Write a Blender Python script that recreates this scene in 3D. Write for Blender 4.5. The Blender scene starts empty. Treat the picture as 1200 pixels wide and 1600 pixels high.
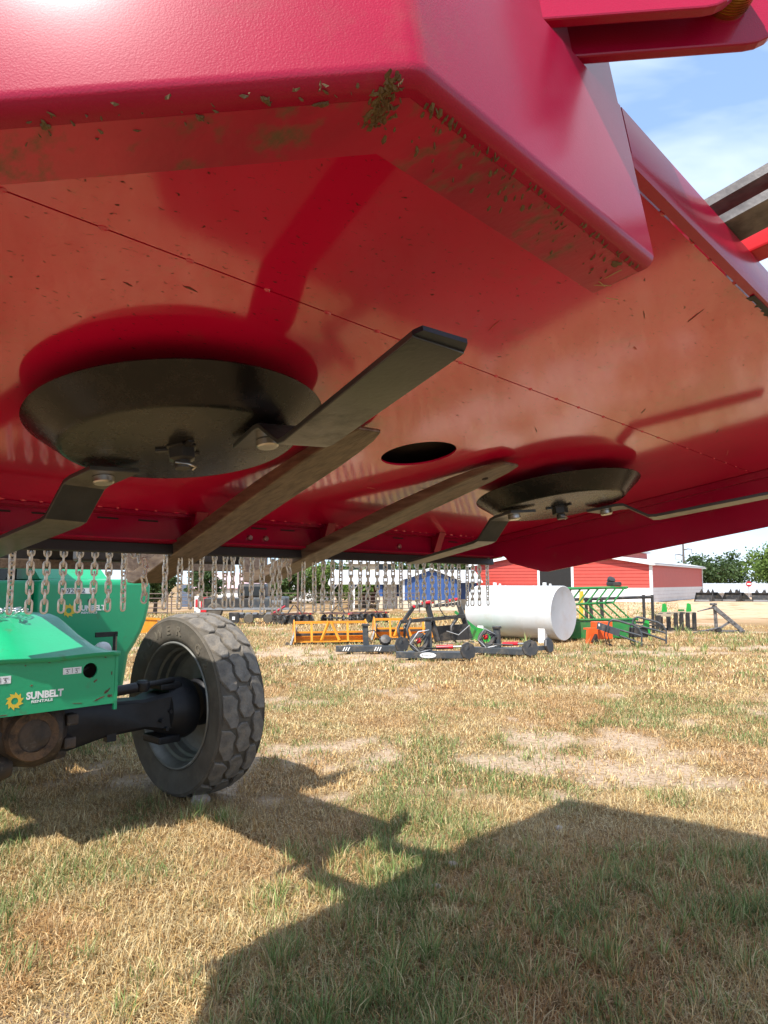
import bpy, bmesh, math, random
import numpy as np
from mathutils import Vector, Matrix
R = math.radians
random.seed(7); rng = np.random.default_rng(7)
SC = bpy.context.scene
COL = SC.collection

# ------------------------------------------------------------------ camera
H = 1.48
cam_d = bpy.data.cameras.new('camera'); cam = bpy.data.objects.new('camera', cam_d); COL.objects.link(cam)
cam_d.sensor_width = 36; cam_d.sensor_fit = 'AUTO'; cam_d.lens = 36 * 1109 / 1600
cam_d.clip_start = 0.02; cam_d.clip_end = 3000
PITCH = math.atan(110 / 1109)
cam.location = (0, 0, H); cam.rotation_euler = (math.pi / 2 + PITCH, 0, 0)
SC.camera = cam

# ------------------------------------------------------------------ sky and sun
SUN = Vector((0.388, 0.642, -1.0)).normalized()          # the way the light travels
EL = math.asin(-SUN.z); AZ = math.atan2(-SUN.x, -SUN.y)
wd = bpy.data.worlds.new('World'); SC.world = wd; wd.use_nodes = True
wn = wd.node_tree; wn.nodes.clear()
def wnode(t, **k):
    n = wn.nodes.new(t)
    for a, b in k.items(): setattr(n, a, b)
    return n
sky = wnode('ShaderNodeTexSky'); sky.sky_type = 'NISHITA'; sky.sun_disc = False
sky.sun_elevation = EL; sky.sun_rotation = AZ; sky.air_density = 1.0; sky.dust_density = 0.15; sky.ozone_density = 3.0; sky.altitude = 900
bg = wnode('ShaderNodeBackground'); bg.inputs[1].default_value = 0.135
tc = wnode('ShaderNodeTexCoord')
mp = wnode('ShaderNodeMapping'); mp.inputs['Rotation'].default_value = (0.25, 0.5, 0.6); mp.inputs['Scale'].default_value = (1.1, 3.4, 4.2)
nz = wnode('ShaderNodeTexNoise'); nz.inputs['Scale'].default_value = 1.5; nz.inputs['Detail'].default_value = 5; nz.inputs['Roughness'].default_value = 0.5; nz.inputs['Distortion'].default_value = 0.5
rp = wnode('ShaderNodeValToRGB'); rp.color_ramp.elements[0].position = 0.36; rp.color_ramp.elements[1].position = 0.68
rp.color_ramp.elements[0].color = (0, 0, 0, 1); rp.color_ramp.elements[1].color = (0.9, 0.9, 0.9, 1)
mx = wnode('ShaderNodeMix', data_type='RGBA'); mx.inputs['B'].default_value = (5.0, 5.5, 6.1, 1)
gam = wnode('ShaderNodeGamma'); gam.inputs[1].default_value = 0.42          # a soft, evenly bright summer sky
tin = wnode('ShaderNodeMix', data_type='RGBA', blend_type='MULTIPLY'); tin.inputs['Factor'].default_value = 1.0; tin.inputs['B'].default_value = (1.75, 2.15, 2.75, 1)
ow = wnode('ShaderNodeOutputWorld')
wn.links.new(tc.outputs['Generated'], mp.inputs[0]); wn.links.new(mp.outputs[0], nz.inputs[0]); wn.links.new(nz.outputs[0], rp.inputs[0])
wn.links.new(rp.outputs[0], mx.inputs['Factor']); wn.links.new(sky.outputs[0], gam.inputs[0]); wn.links.new(gam.outputs[0], tin.inputs['A']); wn.links.new(tin.outputs['Result'], mx.inputs['A']); wn.links.new(mx.outputs['Result'], bg.inputs[0]); wn.links.new(bg.outputs[0], ow.inputs[0])
sl = bpy.data.lights.new('sun', 'SUN'); sl.energy = 4.6; sl.angle = R(0.53); sl.color = (1.0, 0.955, 0.89)
so = bpy.data.objects.new('sun', sl); COL.objects.link(so); so.location = (-20, -30, 50)
so.rotation_euler = SUN.to_track_quat('-Z', 'Y').to_euler()
SC.view_settings.view_transform = 'Standard'; SC.view_settings.look = 'None'; SC.view_settings.gamma = 1.0
SC.view_settings.exposure = 0.90
SC.render.engine = 'CYCLES'
SC.cycles.use_denoising = True
SC.cycles.max_bounces = 8; SC.cycles.diffuse_bounces = 4; SC.cycles.glossy_bounces = 4; SC.cycles.transparent_max_bounces = 4
SC.cycles.sample_clamp_indirect = 6.0

# ------------------------------------------------------------------ materials
def mat(name, c, rough=0.5, metal=0.0, c2=None, nscale=4.0, bump=0.0, bscale=60.0, dirt=None, dscale=3.0, damt=0.5, dlow=0.5, dhigh=0.7,
        coat=0.0, coatr=0.12, coati=1.5, spec=0.5, stretch=None, rough2=None, bdet=2.0, wave=0.0, wscale=3.0, speck=None, kscale=55.0, klow=0.68, khigh=0.74):
    m = bpy.data.materials.new(name); m.use_nodes = True
    nt = m.node_tree; L = nt.links; b = nt.nodes['Principled BSDF']
    b.inputs['Roughness'].default_value = rough; b.inputs['Metallic'].default_value = metal
    b.inputs['Specular IOR Level'].default_value = spec
    if coat: b.inputs['Coat Weight'].default_value = coat; b.inputs['Coat Roughness'].default_value = coatr; b.inputs['Coat IOR'].default_value = coati
    t = nt.nodes.new('ShaderNodeTexCoord'); src = t.outputs['Object']
    if stretch:
        mpn = nt.nodes.new('ShaderNodeMapping'); mpn.inputs['Scale'].default_value = stretch; L.new(src, mpn.inputs[0]); ssrc = mpn.outputs[0]
    else: ssrc = src
    n = nt.nodes.new('ShaderNodeTexNoise'); n.inputs['Scale'].default_value = nscale; n.inputs['Detail'].default_value = 6; n.inputs['Roughness'].default_value = 0.6
    L.new(ssrc, n.inputs[0])
    c2 = c2 or tuple(x * 0.78 for x in c)
    mi = nt.nodes.new('ShaderNodeMix'); mi.data_type = 'RGBA'; mi.inputs['A'].default_value = (*c, 1); mi.inputs['B'].default_value = (*c2, 1)
    rr = nt.nodes.new('ShaderNodeMapRange'); rr.inputs[1].default_value = 0.35; rr.inputs[2].default_value = 0.68
    L.new(n.outputs[0], rr.inputs[0]); L.new(rr.outputs[0], mi.inputs['Factor'])
    out = mi.outputs['Result']
    if dirt:
        n2 = nt.nodes.new('ShaderNodeTexNoise'); n2.inputs['Scale'].default_value = dscale; n2.inputs['Detail'].default_value = 9; n2.inputs['Roughness'].default_value = 0.68
        mp2 = nt.nodes.new('ShaderNodeMapping'); mp2.inputs['Location'].default_value = (3.3, 1.7, 5.1)
        L.new(ssrc, mp2.inputs[0]); L.new(mp2.outputs[0], n2.inputs[0])
        r2 = nt.nodes.new('ShaderNodeMapRange'); r2.inputs[1].default_value = dlow; r2.inputs[2].default_value = dhigh; r2.inputs[4].default_value = damt
        L.new(n2.outputs[0], r2.inputs[0])
        m2 = nt.nodes.new('ShaderNodeMix'); m2.data_type = 'RGBA'; m2.inputs['B'].default_value = (*dirt, 1)
        L.new(out, m2.inputs['A']); L.new(r2.outputs[0], m2.inputs['Factor']); out = m2.outputs['Result']
        rq = nt.nodes.new('ShaderNodeMapRange'); rq.inputs[3].default_value = rough; rq.inputs[4].default_value = rough2 if rough2 is not None else min(1, rough + 0.35)
        L.new(r2.outputs[0], rq.inputs[0]); L.new(rq.outputs[0], b.inputs['Roughness'])
    if speck:
        n5 = nt.nodes.new('ShaderNodeTexNoise'); n5.inputs['Scale'].default_value = kscale; n5.inputs['Detail'].default_value = 3; n5.inputs['Distortion'].default_value = 0.6
        mp5 = nt.nodes.new('ShaderNodeMapping'); mp5.inputs['Scale'].default_value = (0.55, 1, 1); mp5.inputs['Rotation'].default_value = (0, 0, 0.5); L.new(src, mp5.inputs[0]); L.new(mp5.outputs[0], n5.inputs[0])
        r5 = nt.nodes.new('ShaderNodeMapRange'); r5.inputs[1].default_value = klow; r5.inputs[2].default_value = khigh; L.new(n5.outputs[0], r5.inputs[0])
        m5 = nt.nodes.new('ShaderNodeMix'); m5.data_type = 'RGBA'; m5.inputs['B'].default_value = (*speck, 1); L.new(out, m5.inputs['A']); L.new(r5.outputs[0], m5.inputs['Factor']); out = m5.outputs['Result']
        iv = nt.nodes.new('ShaderNodeMath'); iv.operation = 'SUBTRACT'; iv.inputs[0].default_value = 1.0; L.new(r5.outputs[0], iv.inputs[1])
        if coat: L.new(iv.outputs[0], b.inputs['Coat Weight'])
    L.new(out, b.inputs['Base Color'])
    prev = None
    if wave:
        n4 = nt.nodes.new('ShaderNodeTexNoise'); n4.inputs['Scale'].default_value = wscale; n4.inputs['Detail'].default_value = 1
        L.new(src, n4.inputs[0])
        b4 = nt.nodes.new('ShaderNodeBump'); b4.inputs['Strength'].default_value = 1.0; b4.inputs['Distance'].default_value = wave
        L.new(n4.outputs[0], b4.inputs['Height']); prev = b4.outputs[0]; L.new(prev, b.inputs['Normal'])
    if bump:
        n3 = nt.nodes.new('ShaderNodeTexNoise'); n3.inputs['Scale'].default_value = bscale; n3.inputs['Detail'].default_value = bdet
        L.new(ssrc, n3.inputs[0])
        bp = nt.nodes.new('ShaderNodeBump'); bp.inputs['Strength'].default_value = 1.0; bp.inputs['Distance'].default_value = bump
        L.new(n3.outputs[0], bp.inputs['Height'])
        if prev: L.new(prev, bp.inputs['Normal'])
        L.new(bp.outputs[0], b.inputs['Normal'])
    return m
def attr_mat(name, rough=0.6, transl=0.0):
    m = bpy.data.materials.new(name); m.use_nodes = True
    nt = m.node_tree; b = nt.nodes['Principled BSDF']; b.inputs['Roughness'].default_value = rough; b.inputs['Specular IOR Level'].default_value = 0.25
    a = nt.nodes.new('ShaderNodeAttribute'); a.attribute_name = 'col'
    nt.links.new(a.outputs['Color'], b.inputs['Base Color'])
    if transl:
        t = nt.nodes.new('ShaderNodeBsdfTranslucent'); nt.links.new(a.outputs['Color'], t.inputs[0])
        ms = nt.nodes.new('ShaderNodeMixShader'); ms.inputs[0].default_value = transl
        nt.links.new(b.outputs[0], ms.inputs[1]); nt.links.new(t.outputs[0], ms.inputs[2])
        nt.links.new(ms.outputs[0], nt.nodes['Material Output'].inputs[0])
    return m
RED = (0.33, 0.002, 0.032); RED2 = (0.28, 0.002, 0.026)
M = {}
M['red'] = mat('red_paint', RED, 0.40, c2=RED2, nscale=5, bump=0.00035, bscale=560, bdet=3, coat=0.6, coatr=0.19, coati=1.5, spec=0.05, dirt=(0.17, 0.10, 0.06), dscale=6, damt=0.35, dlow=0.60, dhigh=0.80)
M['red_deck'] = mat('red_deck_paint', (0.64, 0.003, 0.056), 0.42, c2=(0.56, 0.005, 0.048), nscale=2.5, coat=1.0, coatr=0.085, coati=1.9, spec=0.05, speck=(0.09, 0.02, 0.016), kscale=170, klow=0.655, khigh=0.72, bump=0.00003, bscale=330, bdet=2, dirt=(0.19, 0.085, 0.05), dscale=11, damt=0.4, dlow=0.58, dhigh=0.78, rough2=0.55, wave=0.007, wscale=1.7)
M['red_grime'] = mat('red_grimy_paint', (0.46, 0.003, 0.038), 0.34, coat=0.5, coatr=0.2, c2=RED2, nscale=6, bump=0.0003, bscale=160, dirt=(0.085, 0.062, 0.022), dscale=26, damt=0.9, dlow=0.52, dhigh=0.66, stretch=(1.0, 0.55, 1.0))
M['black'] = mat('black_paint', (0.018, 0.017, 0.017), 0.36, c2=(0.03, 0.028, 0.024), nscale=9, bump=0.0004, bscale=70, dirt=(0.13, 0.11, 0.085), dscale=14, damt=0.45, dlow=0.5, dhigh=0.8)
M['disc'] = mat('disc_black_paint', (0.006, 0.006, 0.006), 0.26, c2=(0.011, 0.010, 0.009), nscale=6, bump=0.0003, bscale=120, spec=0.35, dirt=(0.10, 0.08, 0.06), dscale=30, damt=0.2, dlow=0.46, dhigh=0.8, rough2=0.5)
M['blade'] = mat('blade_paint', (0.028, 0.028, 0.027), 0.28, c2=(0.05, 0.049, 0.045), nscale=8, bump=0.0003, bscale=90, dirt=(0.02, 0.018, 0.016), dscale=9, damt=0.6, dlow=0.55, dhigh=0.75)
M['bevel'] = mat('sharpened_edge', (0.02, 0.024, 0.035), 0.3, metal=0.3)
M['bright'] = mat('zinc_bolt', (0.62, 0.60, 0.56), 0.3, metal=1.0, nscale=30)
M['galv'] = mat('galvanised_chain', (0.84, 0.80, 0.70), 0.32, metal=0.3, c2=(0.56, 0.50, 0.40), nscale=40)
M['shiny'] = mat('new_chain', (0.66, 0.66, 0.66), 0.28, metal=0.9, nscale=40)
M['brass'] = mat('brass', (0.55, 0.35, 0.10), 0.28, metal=1.0, c2=(0.3, 0.18, 0.06), nscale=12)
M['fork'] = mat('fork_steel', (0.20, 0.145, 0.10), 0.40, metal=0.35, c2=(0.09, 0.058, 0.04), nscale=7, stretch=(9, 1.0, 9), bump=0.0008, bscale=18, dirt=(0.045, 0.028, 0.018), dscale=6, damt=0.6, dlow=0.52, dhigh=0.7, rough2=0.6)
M['wornbar'] = mat('worn_steel_bar', (0.22, 0.21, 0.20), 0.5, metal=0.3, c2=(0.05, 0.045, 0.045), nscale=14, bump=0.001, bscale=60)
M['rubber'] = mat('black_rubber', (0.012, 0.011, 0.011), 0.6, bump=0.0008, bscale=40)
M['hollow'] = mat('dark_interior', (0.02, 0.012, 0.01), 0.8)
GREEN = (0.010, 0.32, 0.135)
M['green'] = mat('green_paint', GREEN, 0.36, c2=(0.014, 0.28, 0.12), nscale=3, bump=0.0006, bscale=45, dirt=(0.10, 0.075, 0.03), dscale=7, damt=0.7, dlow=0.60, dhigh=0.76, coat=0.1)
M['black_axle'] = mat('axle_paint', (0.007, 0.007, 0.009), 0.46, spec=0.3, c2=(0.018, 0.018, 0.020), nscale=5, bump=0.002, bscale=16)
M['greasy'] = mat('greasy_iron', (0.075, 0.048, 0.030), 0.62, c2=(0.02, 0.016, 0.014), nscale=9, bump=0.006, bscale=28, bdet=5, dirt=(0.23, 0.19, 0.14), dscale=18, damt=0.5, dlow=0.58, dhigh=0.7)
M['rustring'] = mat('rusty_flange', (0.15, 0.08, 0.035), 0.75, c2=(0.06, 0.035, 0.022), nscale=14, bump=0.005, bscale=40, bdet=5, dirt=(0.03, 0.024, 0.02), dscale=12, damt=0.8, dlow=0.48, dhigh=0.62)
M['tyre'] = mat('tyre_rubber', (0.070, 0.056, 0.041), 0.78, c2=(0.10, 0.086, 0.066), nscale=7, bump=0.0012, bscale=60, bdet=5, dirt=(0.19, 0.155, 0.11), dscale=9, damt=0.5, dlow=0.5, dhigh=0.75)
M['tread'] = mat('worn_tread', (0.095, 0.083, 0.070), 0.85, c2=(0.17, 0.15, 0.125), nscale=16, bump=0.004, bscale=70, bdet=6, dirt=(0.26, 0.21, 0.15), dscale=12, damt=0.65, dlow=0.46, dhigh=0.70)
M['rim'] = mat('rim_steel', (0.22, 0.22, 0.20), 0.42, metal=0.3, c2=(0.14, 0.135, 0.12), nscale=8, bump=0.0006, bscale=40, dirt=(0.16, 0.12, 0.08), dscale=7, damt=0.4)
M['white'] = mat('white_decal', (0.78, 0.78, 0.76), 0.5, c2=(0.62, 0.62, 0.6), nscale=30)
M['yellow_decal'] = mat('yellow_decal', (0.72, 0.50, 0.04), 0.5)
M['ink'] = mat('black_ink', (0.012, 0.012, 0.012), 0.5)
M['glass'] = mat('dark_glass', (0.012, 0.014, 0.015), 0.08)
M['tank'] = mat('white_tank_paint', (0.54, 0.55, 0.55), 0.45, c2=(0.48, 0.49, 0.49), nscale=2, bump=0.002, bscale=8, dirt=(0.42, 0.31, 0.20), dscale=2.6, damt=0.55, dlow=0.52, dhigh=0.80)
M['tankdirt'] = mat('mud_splash', (0.40, 0.27, 0.16), 0.9, c2=(0.62, 0.52, 0.42), nscale=4)
M['orange'] = mat('orange_yellow_paint', (0.72, 0.29, 0.018), 0.45, c2=(0.60, 0.22, 0.012), nscale=5, dirt=(0.3, 0.17, 0.07), dscale=5, damt=0.45)
M['hotorange'] = mat('bright_orange_paint', (0.75, 0.10, 0.012), 0.45, c2=(0.62, 0.08, 0.01), nscale=5)
M['grass_green'] = mat('implement_green', (0.02, 0.20, 0.045), 0.42, c2=(0.015, 0.15, 0.035), nscale=4, dirt=(0.2, 0.14, 0.07), dscale=4, damt=0.4)
M['lime'] = mat('bright_green_paint', (0.02, 0.34, 0.05), 0.4)
M['charcoal'] = mat('charcoal_paint', (0.045, 0.052, 0.058), 0.45, c2=(0.03, 0.035, 0.04), nscale=6, dirt=(0.22, 0.17, 0.11), dscale=6, damt=0.4)
M['blk'] = mat('black_implement_paint', (0.016, 0.016, 0.017), 0.45, c2=(0.035, 0.033, 0.03), nscale=6, dirt=(0.2, 0.15, 0.1), dscale=5, damt=0.35)
M['redcyl'] = mat('red_cylinder_paint', (0.55, 0.012, 0.02), 0.35)
M['steel'] = mat('grey_steel', (0.34, 0.35, 0.36), 0.4, metal=0.6, nscale=9)
M['barnred'] = mat('barn_red_siding', (0.44, 0.052, 0.034), 0.5, c2=(0.40, 0.045, 0.03), nscale=2)
M['barnwhite'] = mat('barn_white_siding', (0.60, 0.61, 0.62), 0.5, c2=(0.54, 0.55, 0.56), nscale=2)
M['roofwhite'] = mat('white_roof_metal', (0.56, 0.57, 0.58), 0.45, c2=(0.50, 0.51, 0.52), nscale=1.5)
M['roofgrey'] = mat('grey_roof_metal', (0.46, 0.47, 0.48), 0.45, c2=(0.36, 0.37, 0.38), nscale=1.0, dirt=(0.3, 0.25, 0.2), damt=0.3)
M['roofpink'] = mat('faded_pink_roof', (0.58, 0.40, 0.42), 0.6, c2=(0.5, 0.36, 0.38), nscale=2)
M['bluewall'] = mat('blue_siding', (0.030, 0.085, 0.26), 0.5, c2=(0.025, 0.07, 0.22), nscale=2)
M['navy'] = mat('slate_blue_door', (0.10, 0.13, 0.19), 0.5)
M['tanwall'] = mat('tan_wall', (0.42, 0.34, 0.24), 0.8, nscale=3)
M['cream'] = mat('cream_stone', (0.62, 0.54, 0.40), 0.85, c2=(0.48, 0.41, 0.30), nscale=3)
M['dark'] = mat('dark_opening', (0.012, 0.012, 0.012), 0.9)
M['rust'] = mat('rusty_machine', (0.14, 0.065, 0.045), 0.75, c2=(0.07, 0.04, 0.03), nscale=4)
M['pipe'] = mat('rusty_pipe', (0.17, 0.12, 0.095), 0.65, c2=(0.10, 0.07, 0.06), nscale=6)
M['galvpole'] = mat('galvanised_pole', (0.45, 0.46, 0.47), 0.45, metal=0.4)
M['trunk'] = mat('bark', (0.10, 0.075, 0.05), 0.9, nscale=8, bump=0.01, bscale=14)
M['stone'] = mat('pale_stone', (0.42, 0.35, 0.29), 0.9, c2=(0.33, 0.25, 0.2), nscale=14, bump=0.004, bscale=40)
M['hose'] = mat('rubber_hose', (0.015, 0.015, 0.016), 0.5)
M['signred'] = mat('sign_red', (0.45, 0.02, 0.025), 0.5)
M['wood_pole'] = mat('weathered_pole', (0.09, 0.08, 0.075), 0.8)
M['leaf'] = attr_mat('leaves', 0.55, 0.3)
M['blade_grass'] = attr_mat('grass_blades', 0.6, 0.22)

# ------------------------------------------------------------------ mesh builder
class MB:
    def __init__(s): s.v = []; s.f = []
    def add(s, vs, fs, T=None):
        o = len(s.v)
        for p in vs:
            p = Vector(p)
            if T is not None: p = T @ p
            s.v.append(tuple(p))
        s.f += [tuple(i + o for i in f) for f in fs]; return s
    def box(s, x0, x1, y0, y1, z0, z1, T=None, bev=0.0):
        if bev > 0:
            bm = bmesh.new(); bmesh.ops.create_cube(bm, size=1)
            for v in bm.verts: v.co = Vector(((x0 + x1) / 2 + v.co.x * (x1 - x0), (y0 + y1) / 2 + v.co.y * (y1 - y0), (z0 + z1) / 2 + v.co.z * (z1 - z0)))
            bmesh.ops.bevel(bm, geom=list(bm.edges), offset=bev, segments=2, profile=0.6, affect='EDGES')
            bm.verts.index_update(); s.add([v.co for v in bm.verts], [[v.index for v in f.verts] for f in bm.faces], T); bm.free(); return s
        vs = [(x, y, z) for z in (z0, z1) for y in (y0, y1) for x in (x0, x1)]
        return s.add(vs, [(0, 2, 3, 1), (4, 5, 7, 6), (0, 1, 5, 4), (2, 6, 7, 3), (0, 4, 6, 2), (1, 3, 7, 5)], T)
    def tube(s, pts, r, n=8, T=None, closed=False, cap=True):
        pts = [Vector(p) for p in pts]; k = len(pts); rs = r if isinstance(r, (list, tuple)) else [r] * k
        vs = []; prev = None
        for i, p in enumerate(pts):
            a = pts[i - 1] if (i > 0 or closed) else pts[0]; b = pts[(i + 1) % k] if (i < k - 1 or closed) else pts[-1]
            t = (b - a).normalized()
            if prev is None: u = t.orthogonal().normalized()
            else:
                u = prev - t * prev.dot(t)
                u = u.normalized() if u.length > 1e-6 else t.orthogonal().normalized()
            prev = u; w = t.cross(u)
            for j in range(n):
                an = 2 * math.pi * j / n; vs.append(p + (u * math.cos(an) + w * math.sin(an)) * rs[i])
        fs = []
        m = k if closed else k - 1
        for i in range(m):
            for j in range(n):
                a = i * n + j; b = i * n + (j + 1) % n; c = ((i + 1) % k) * n + (j + 1) % n; d = ((i + 1) % k) * n + j
                fs.append((a, b, c, d))
        if cap and not closed: fs += [tuple(reversed(range(n))), tuple(range((k - 1) * n, k * n))]
        return s.add(vs, fs, T)
    def lathe(s, prof, n=40, T=None, a0=0.0, a1=2 * math.pi, closed_prof=False):
        """profile (r, h) turned about Z"""
        k = len(prof); full = abs(a1 - a0 - 2 * math.pi) < 1e-6; m = n if full else n + 1; vs = []
        for i in range(m):
            an = a0 + (a1 - a0) * i / n
            for r, h in prof: vs.append((r * math.cos(an), r * math.sin(an), h))
        fs = []
        for i in range(n):
            i2 = (i + 1) % m
            for j in range(k if closed_prof else k - 1):
                j2 = (j + 1) % k
                fs.append((i * k + j, i2 * k + j, i2 * k + j2, i * k + j2))
        return s.add(vs, fs, T)
    def prism(s, poly, h0, h1, T=None):
        """polygon in XY between z=h0 and h1"""
        n = len(poly); vs = [(x, y, h0) for x, y in poly] + [(x, y, h1) for x, y in poly]
        fs = [tuple(reversed(range(n))), tuple(range(n, 2 * n))] + [(i, (i + 1) % n, n + (i + 1) % n, n + i) for i in range(n)]
        return s.add(vs, fs, T)
    def bar(s, a, b, w, h, up=(0, 0, 1), T=None):
        a = Vector(a); b = Vector(b); t = (b - a).normalized(); up = Vector(up)
        x = t.cross(up); x = x.normalized() if x.length > 1e-6 else t.orthogonal().normalized(); y = x.cross(t)
        vs = [p + x * sx * w / 2 + y * sy * h / 2 for p in (a, b) for sx, sy in ((-1, -1), (1, -1), (1, 1), (-1, 1))]
        return s.add(vs, [(3, 2, 1, 0), (4, 5, 6, 7), (0, 1, 5, 4), (1, 2, 6, 5), (2, 3, 7, 6), (3, 0, 4, 7)], T)
    def mesh(s, name, m, smooth=None):
        me = bpy.data.meshes.new(name); me.from_pydata(s.v, [], s.f)
        bm = bmesh.new(); bm.from_mesh(me); bmesh.ops.recalc_face_normals(bm, faces=bm.faces); bm.to_mesh(me); bm.free()
        if smooth is not None: me.shade_smooth(); me.set_sharp_from_angle(angle=R(smooth))
        me.materials.append(M[m] if isinstance(m, str) else m); me.update(); return me
    def build(s, name, m, parent=None, smooth=None, loc=None, rot=None):
        return link(name, s.mesh(name, m, smooth), parent, loc, rot)
def link(name, me, parent=None, loc=None, rot=None):
    o = bpy.data.objects.new(name, me); COL.objects.link(o); o.parent = parent
    if loc is not None: o.location = loc
    if rot is not None: o.rotation_euler = rot
    return o
def tag(o, label=None, cat=None, group=None, kind=None):
    if label: o['label'] = label
    if cat: o['category'] = cat
    if group: o['group'] = group
    if kind: o['kind'] = kind
    return o
def empty(name, loc=(0, 0, 0), rz=0.0, label=None, cat=None, group=None):
    o = bpy.data.objects.new(name, None); COL.objects.link(o); o.location = loc; o.rotation_euler = (0, 0, rz); o.empty_display_size = 0.2
    return tag(o, label, cat, group)
def text_mesh(s, size, ext=0.001, bold=0.0, shear=0.0, align='LEFT'):
    cu = bpy.data.curves.new('t', 'FONT'); cu.body = s; cu.size = size; cu.extrude = ext; cu.offset = bold; cu.shear = shear; cu.align_x = align; cu.resolution_u = 3
    o = bpy.data.objects.new('t', cu); COL.objects.link(o); bpy.context.view_layer.update()
    dg = bpy.context.evaluated_depsgraph_get(); me = bpy.data.meshes.new_from_object(o.evaluated_get(dg))
    bpy.data.objects.remove(o); bpy.data.curves.remove(cu); return me
def text(name, s, size, m, parent, loc, rot=(math.pi / 2, 0, 0), ext=0.001, bold=0.0, align='LEFT', shear=0.0, sx=1.0):
    me = text_mesh(s, size, ext, bold, shear, align); me.name = name; me.materials.clear(); me.materials.append(M[m])
    o = link(name, me, parent, loc, rot); o.scale = (sx, 1, 1); return o
def Tm(loc=(0, 0, 0), rx=0, ry=0, rz=0):
    return Matrix.Translation(loc) @ Matrix.Rotation(rz, 4, 'Z') @ Matrix.Rotation(ry, 4, 'Y') @ Matrix.Rotation(rx, 4, 'X')
AX = Matrix(((0, 0, 1, 0), (0, 1, 0, 0), (-1, 0, 0, 0), (0, 0, 0, 1)))   # Z axis -> X axis
AY = Matrix(((1, 0, 0, 0), (0, 0, 1, 0), (0, -1, 0, 0), (0, 0, 0, 1)))   # Z axis -> Y axis

# ------------------------------------------------------------------ terrain
def sst(a, b, x): t = np.clip((x - a) / (b - a), 0, 1); return t * t * (3 - 2 * t)
def vnoise(x, y, s, seed=0):
    x = np.asarray(x, float) * s + seed * 17.13; y = np.asarray(y, float) * s - seed * 9.71
    xi = np.floor(x).astype(np.int64); yi = np.floor(y).astype(np.int64); fx = x - xi; fy = y - yi
    fx = fx * fx * (3 - 2 * fx); fy = fy * fy * (3 - 2 * fy)
    def h(a, b):
        n = (a * 374761393 + b * 668265263 + seed * 1442695) & 0x7fffffff
        n = ((n ^ (n >> 13)) * 1274126177) & 0x7fffffff
        return ((n ^ (n >> 16)) & 0xffff) / 65535.0
    return (h(xi, yi) * (1 - fx) + h(xi + 1, yi) * fx) * (1 - fy) + (h(xi, yi + 1) * (1 - fx) + h(xi + 1, yi + 1) * fx) * fy
def ter(x, y):
    x = np.asarray(x, float); y = np.asarray(y, float)
    z = -0.62 * sst(22, 52, y) * (1 - sst(8, 14, x))
    near = 1 - sst(18, 40, y)
    z = z + near * (0.028 * (vnoise(x, y, 1.6, 1) - 0.5) + 0.016 * (vnoise(x, y, 5, 2) - 0.5))
    z = z + 0.10 * (vnoise(x, y, 0.25, 3) - 0.5) * sst(12, 25, y) * (1 - sst(60, 90, y))
    z = z + 0.10 * sst(40, 45, y) * (1 - sst(47, 52, y)) * sst(9, 13, x) * vnoise(x, y, 0.8, 4)      # low ridge of loose dirt before the barn
    return z
def tz(x, y): return float(ter(x, y))
def bare(x, y): return sst(.63, .80, .45 * vnoise(x * .45, y * 1.25, .62, 11) + .35 * vnoise(x * .6, y * 1.2, 1.9, 12) + .32 * vnoise(x, y, 6, 13) + .05 * sst(5, 7, y) * (1 - sst(15, 20, y)) - .06 * (1 - sst(4, 6, y)))
gu = np.linspace(-1, 1, 321); gx = np.sign(gu) * (np.abs(gu) * 9 + 700 * np.abs(gu) ** 6)
gv = np.linspace(0, 1, 361); gy = -12 + 26 * gv + 30 * gv ** 2 + 850 * gv ** 7
X, Y = np.meshgrid(gx, gy); Z = ter(X, Y)
nx, ny = len(gx), len(gy)
gvv = np.stack([X.ravel(), Y.ravel(), Z.ravel()], 1)
idx = np.arange(nx * ny).reshape(ny, nx)
gf = np.stack([idx[:-1, :-1].ravel(), idx[:-1, 1:].ravel(), idx[1:, 1:].ravel(), idx[1:, :-1].ravel()], 1)
def np_mesh(name, V, F, m, cols=None, smooth=False):
    me = bpy.data.meshes.new(name); V = np.ascontiguousarray(V, np.float32); F = np.ascontiguousarray(F, np.int32)
    k = F.shape[1]
    me.vertices.add(len(V)); me.vertices.foreach_set('co', V.ravel())
    me.loops.add(F.size); me.loops.foreach_set('vertex_index', F.ravel())
    me.polygons.add(len(F)); me.polygons.foreach_set('loop_start', np.arange(0, F.size, k, dtype=np.int32))
    if cols is not None:
        a = me.color_attributes.new('col', 'FLOAT_COLOR', 'POINT'); a.data.foreach_set('color', np.ascontiguousarray(cols, np.float32).ravel())
    me.materials.append(M[m] if isinstance(m, str) else m); me.update(calc_edges=True); me.validate()
    if smooth: me.shade_smooth()
    return me
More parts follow.
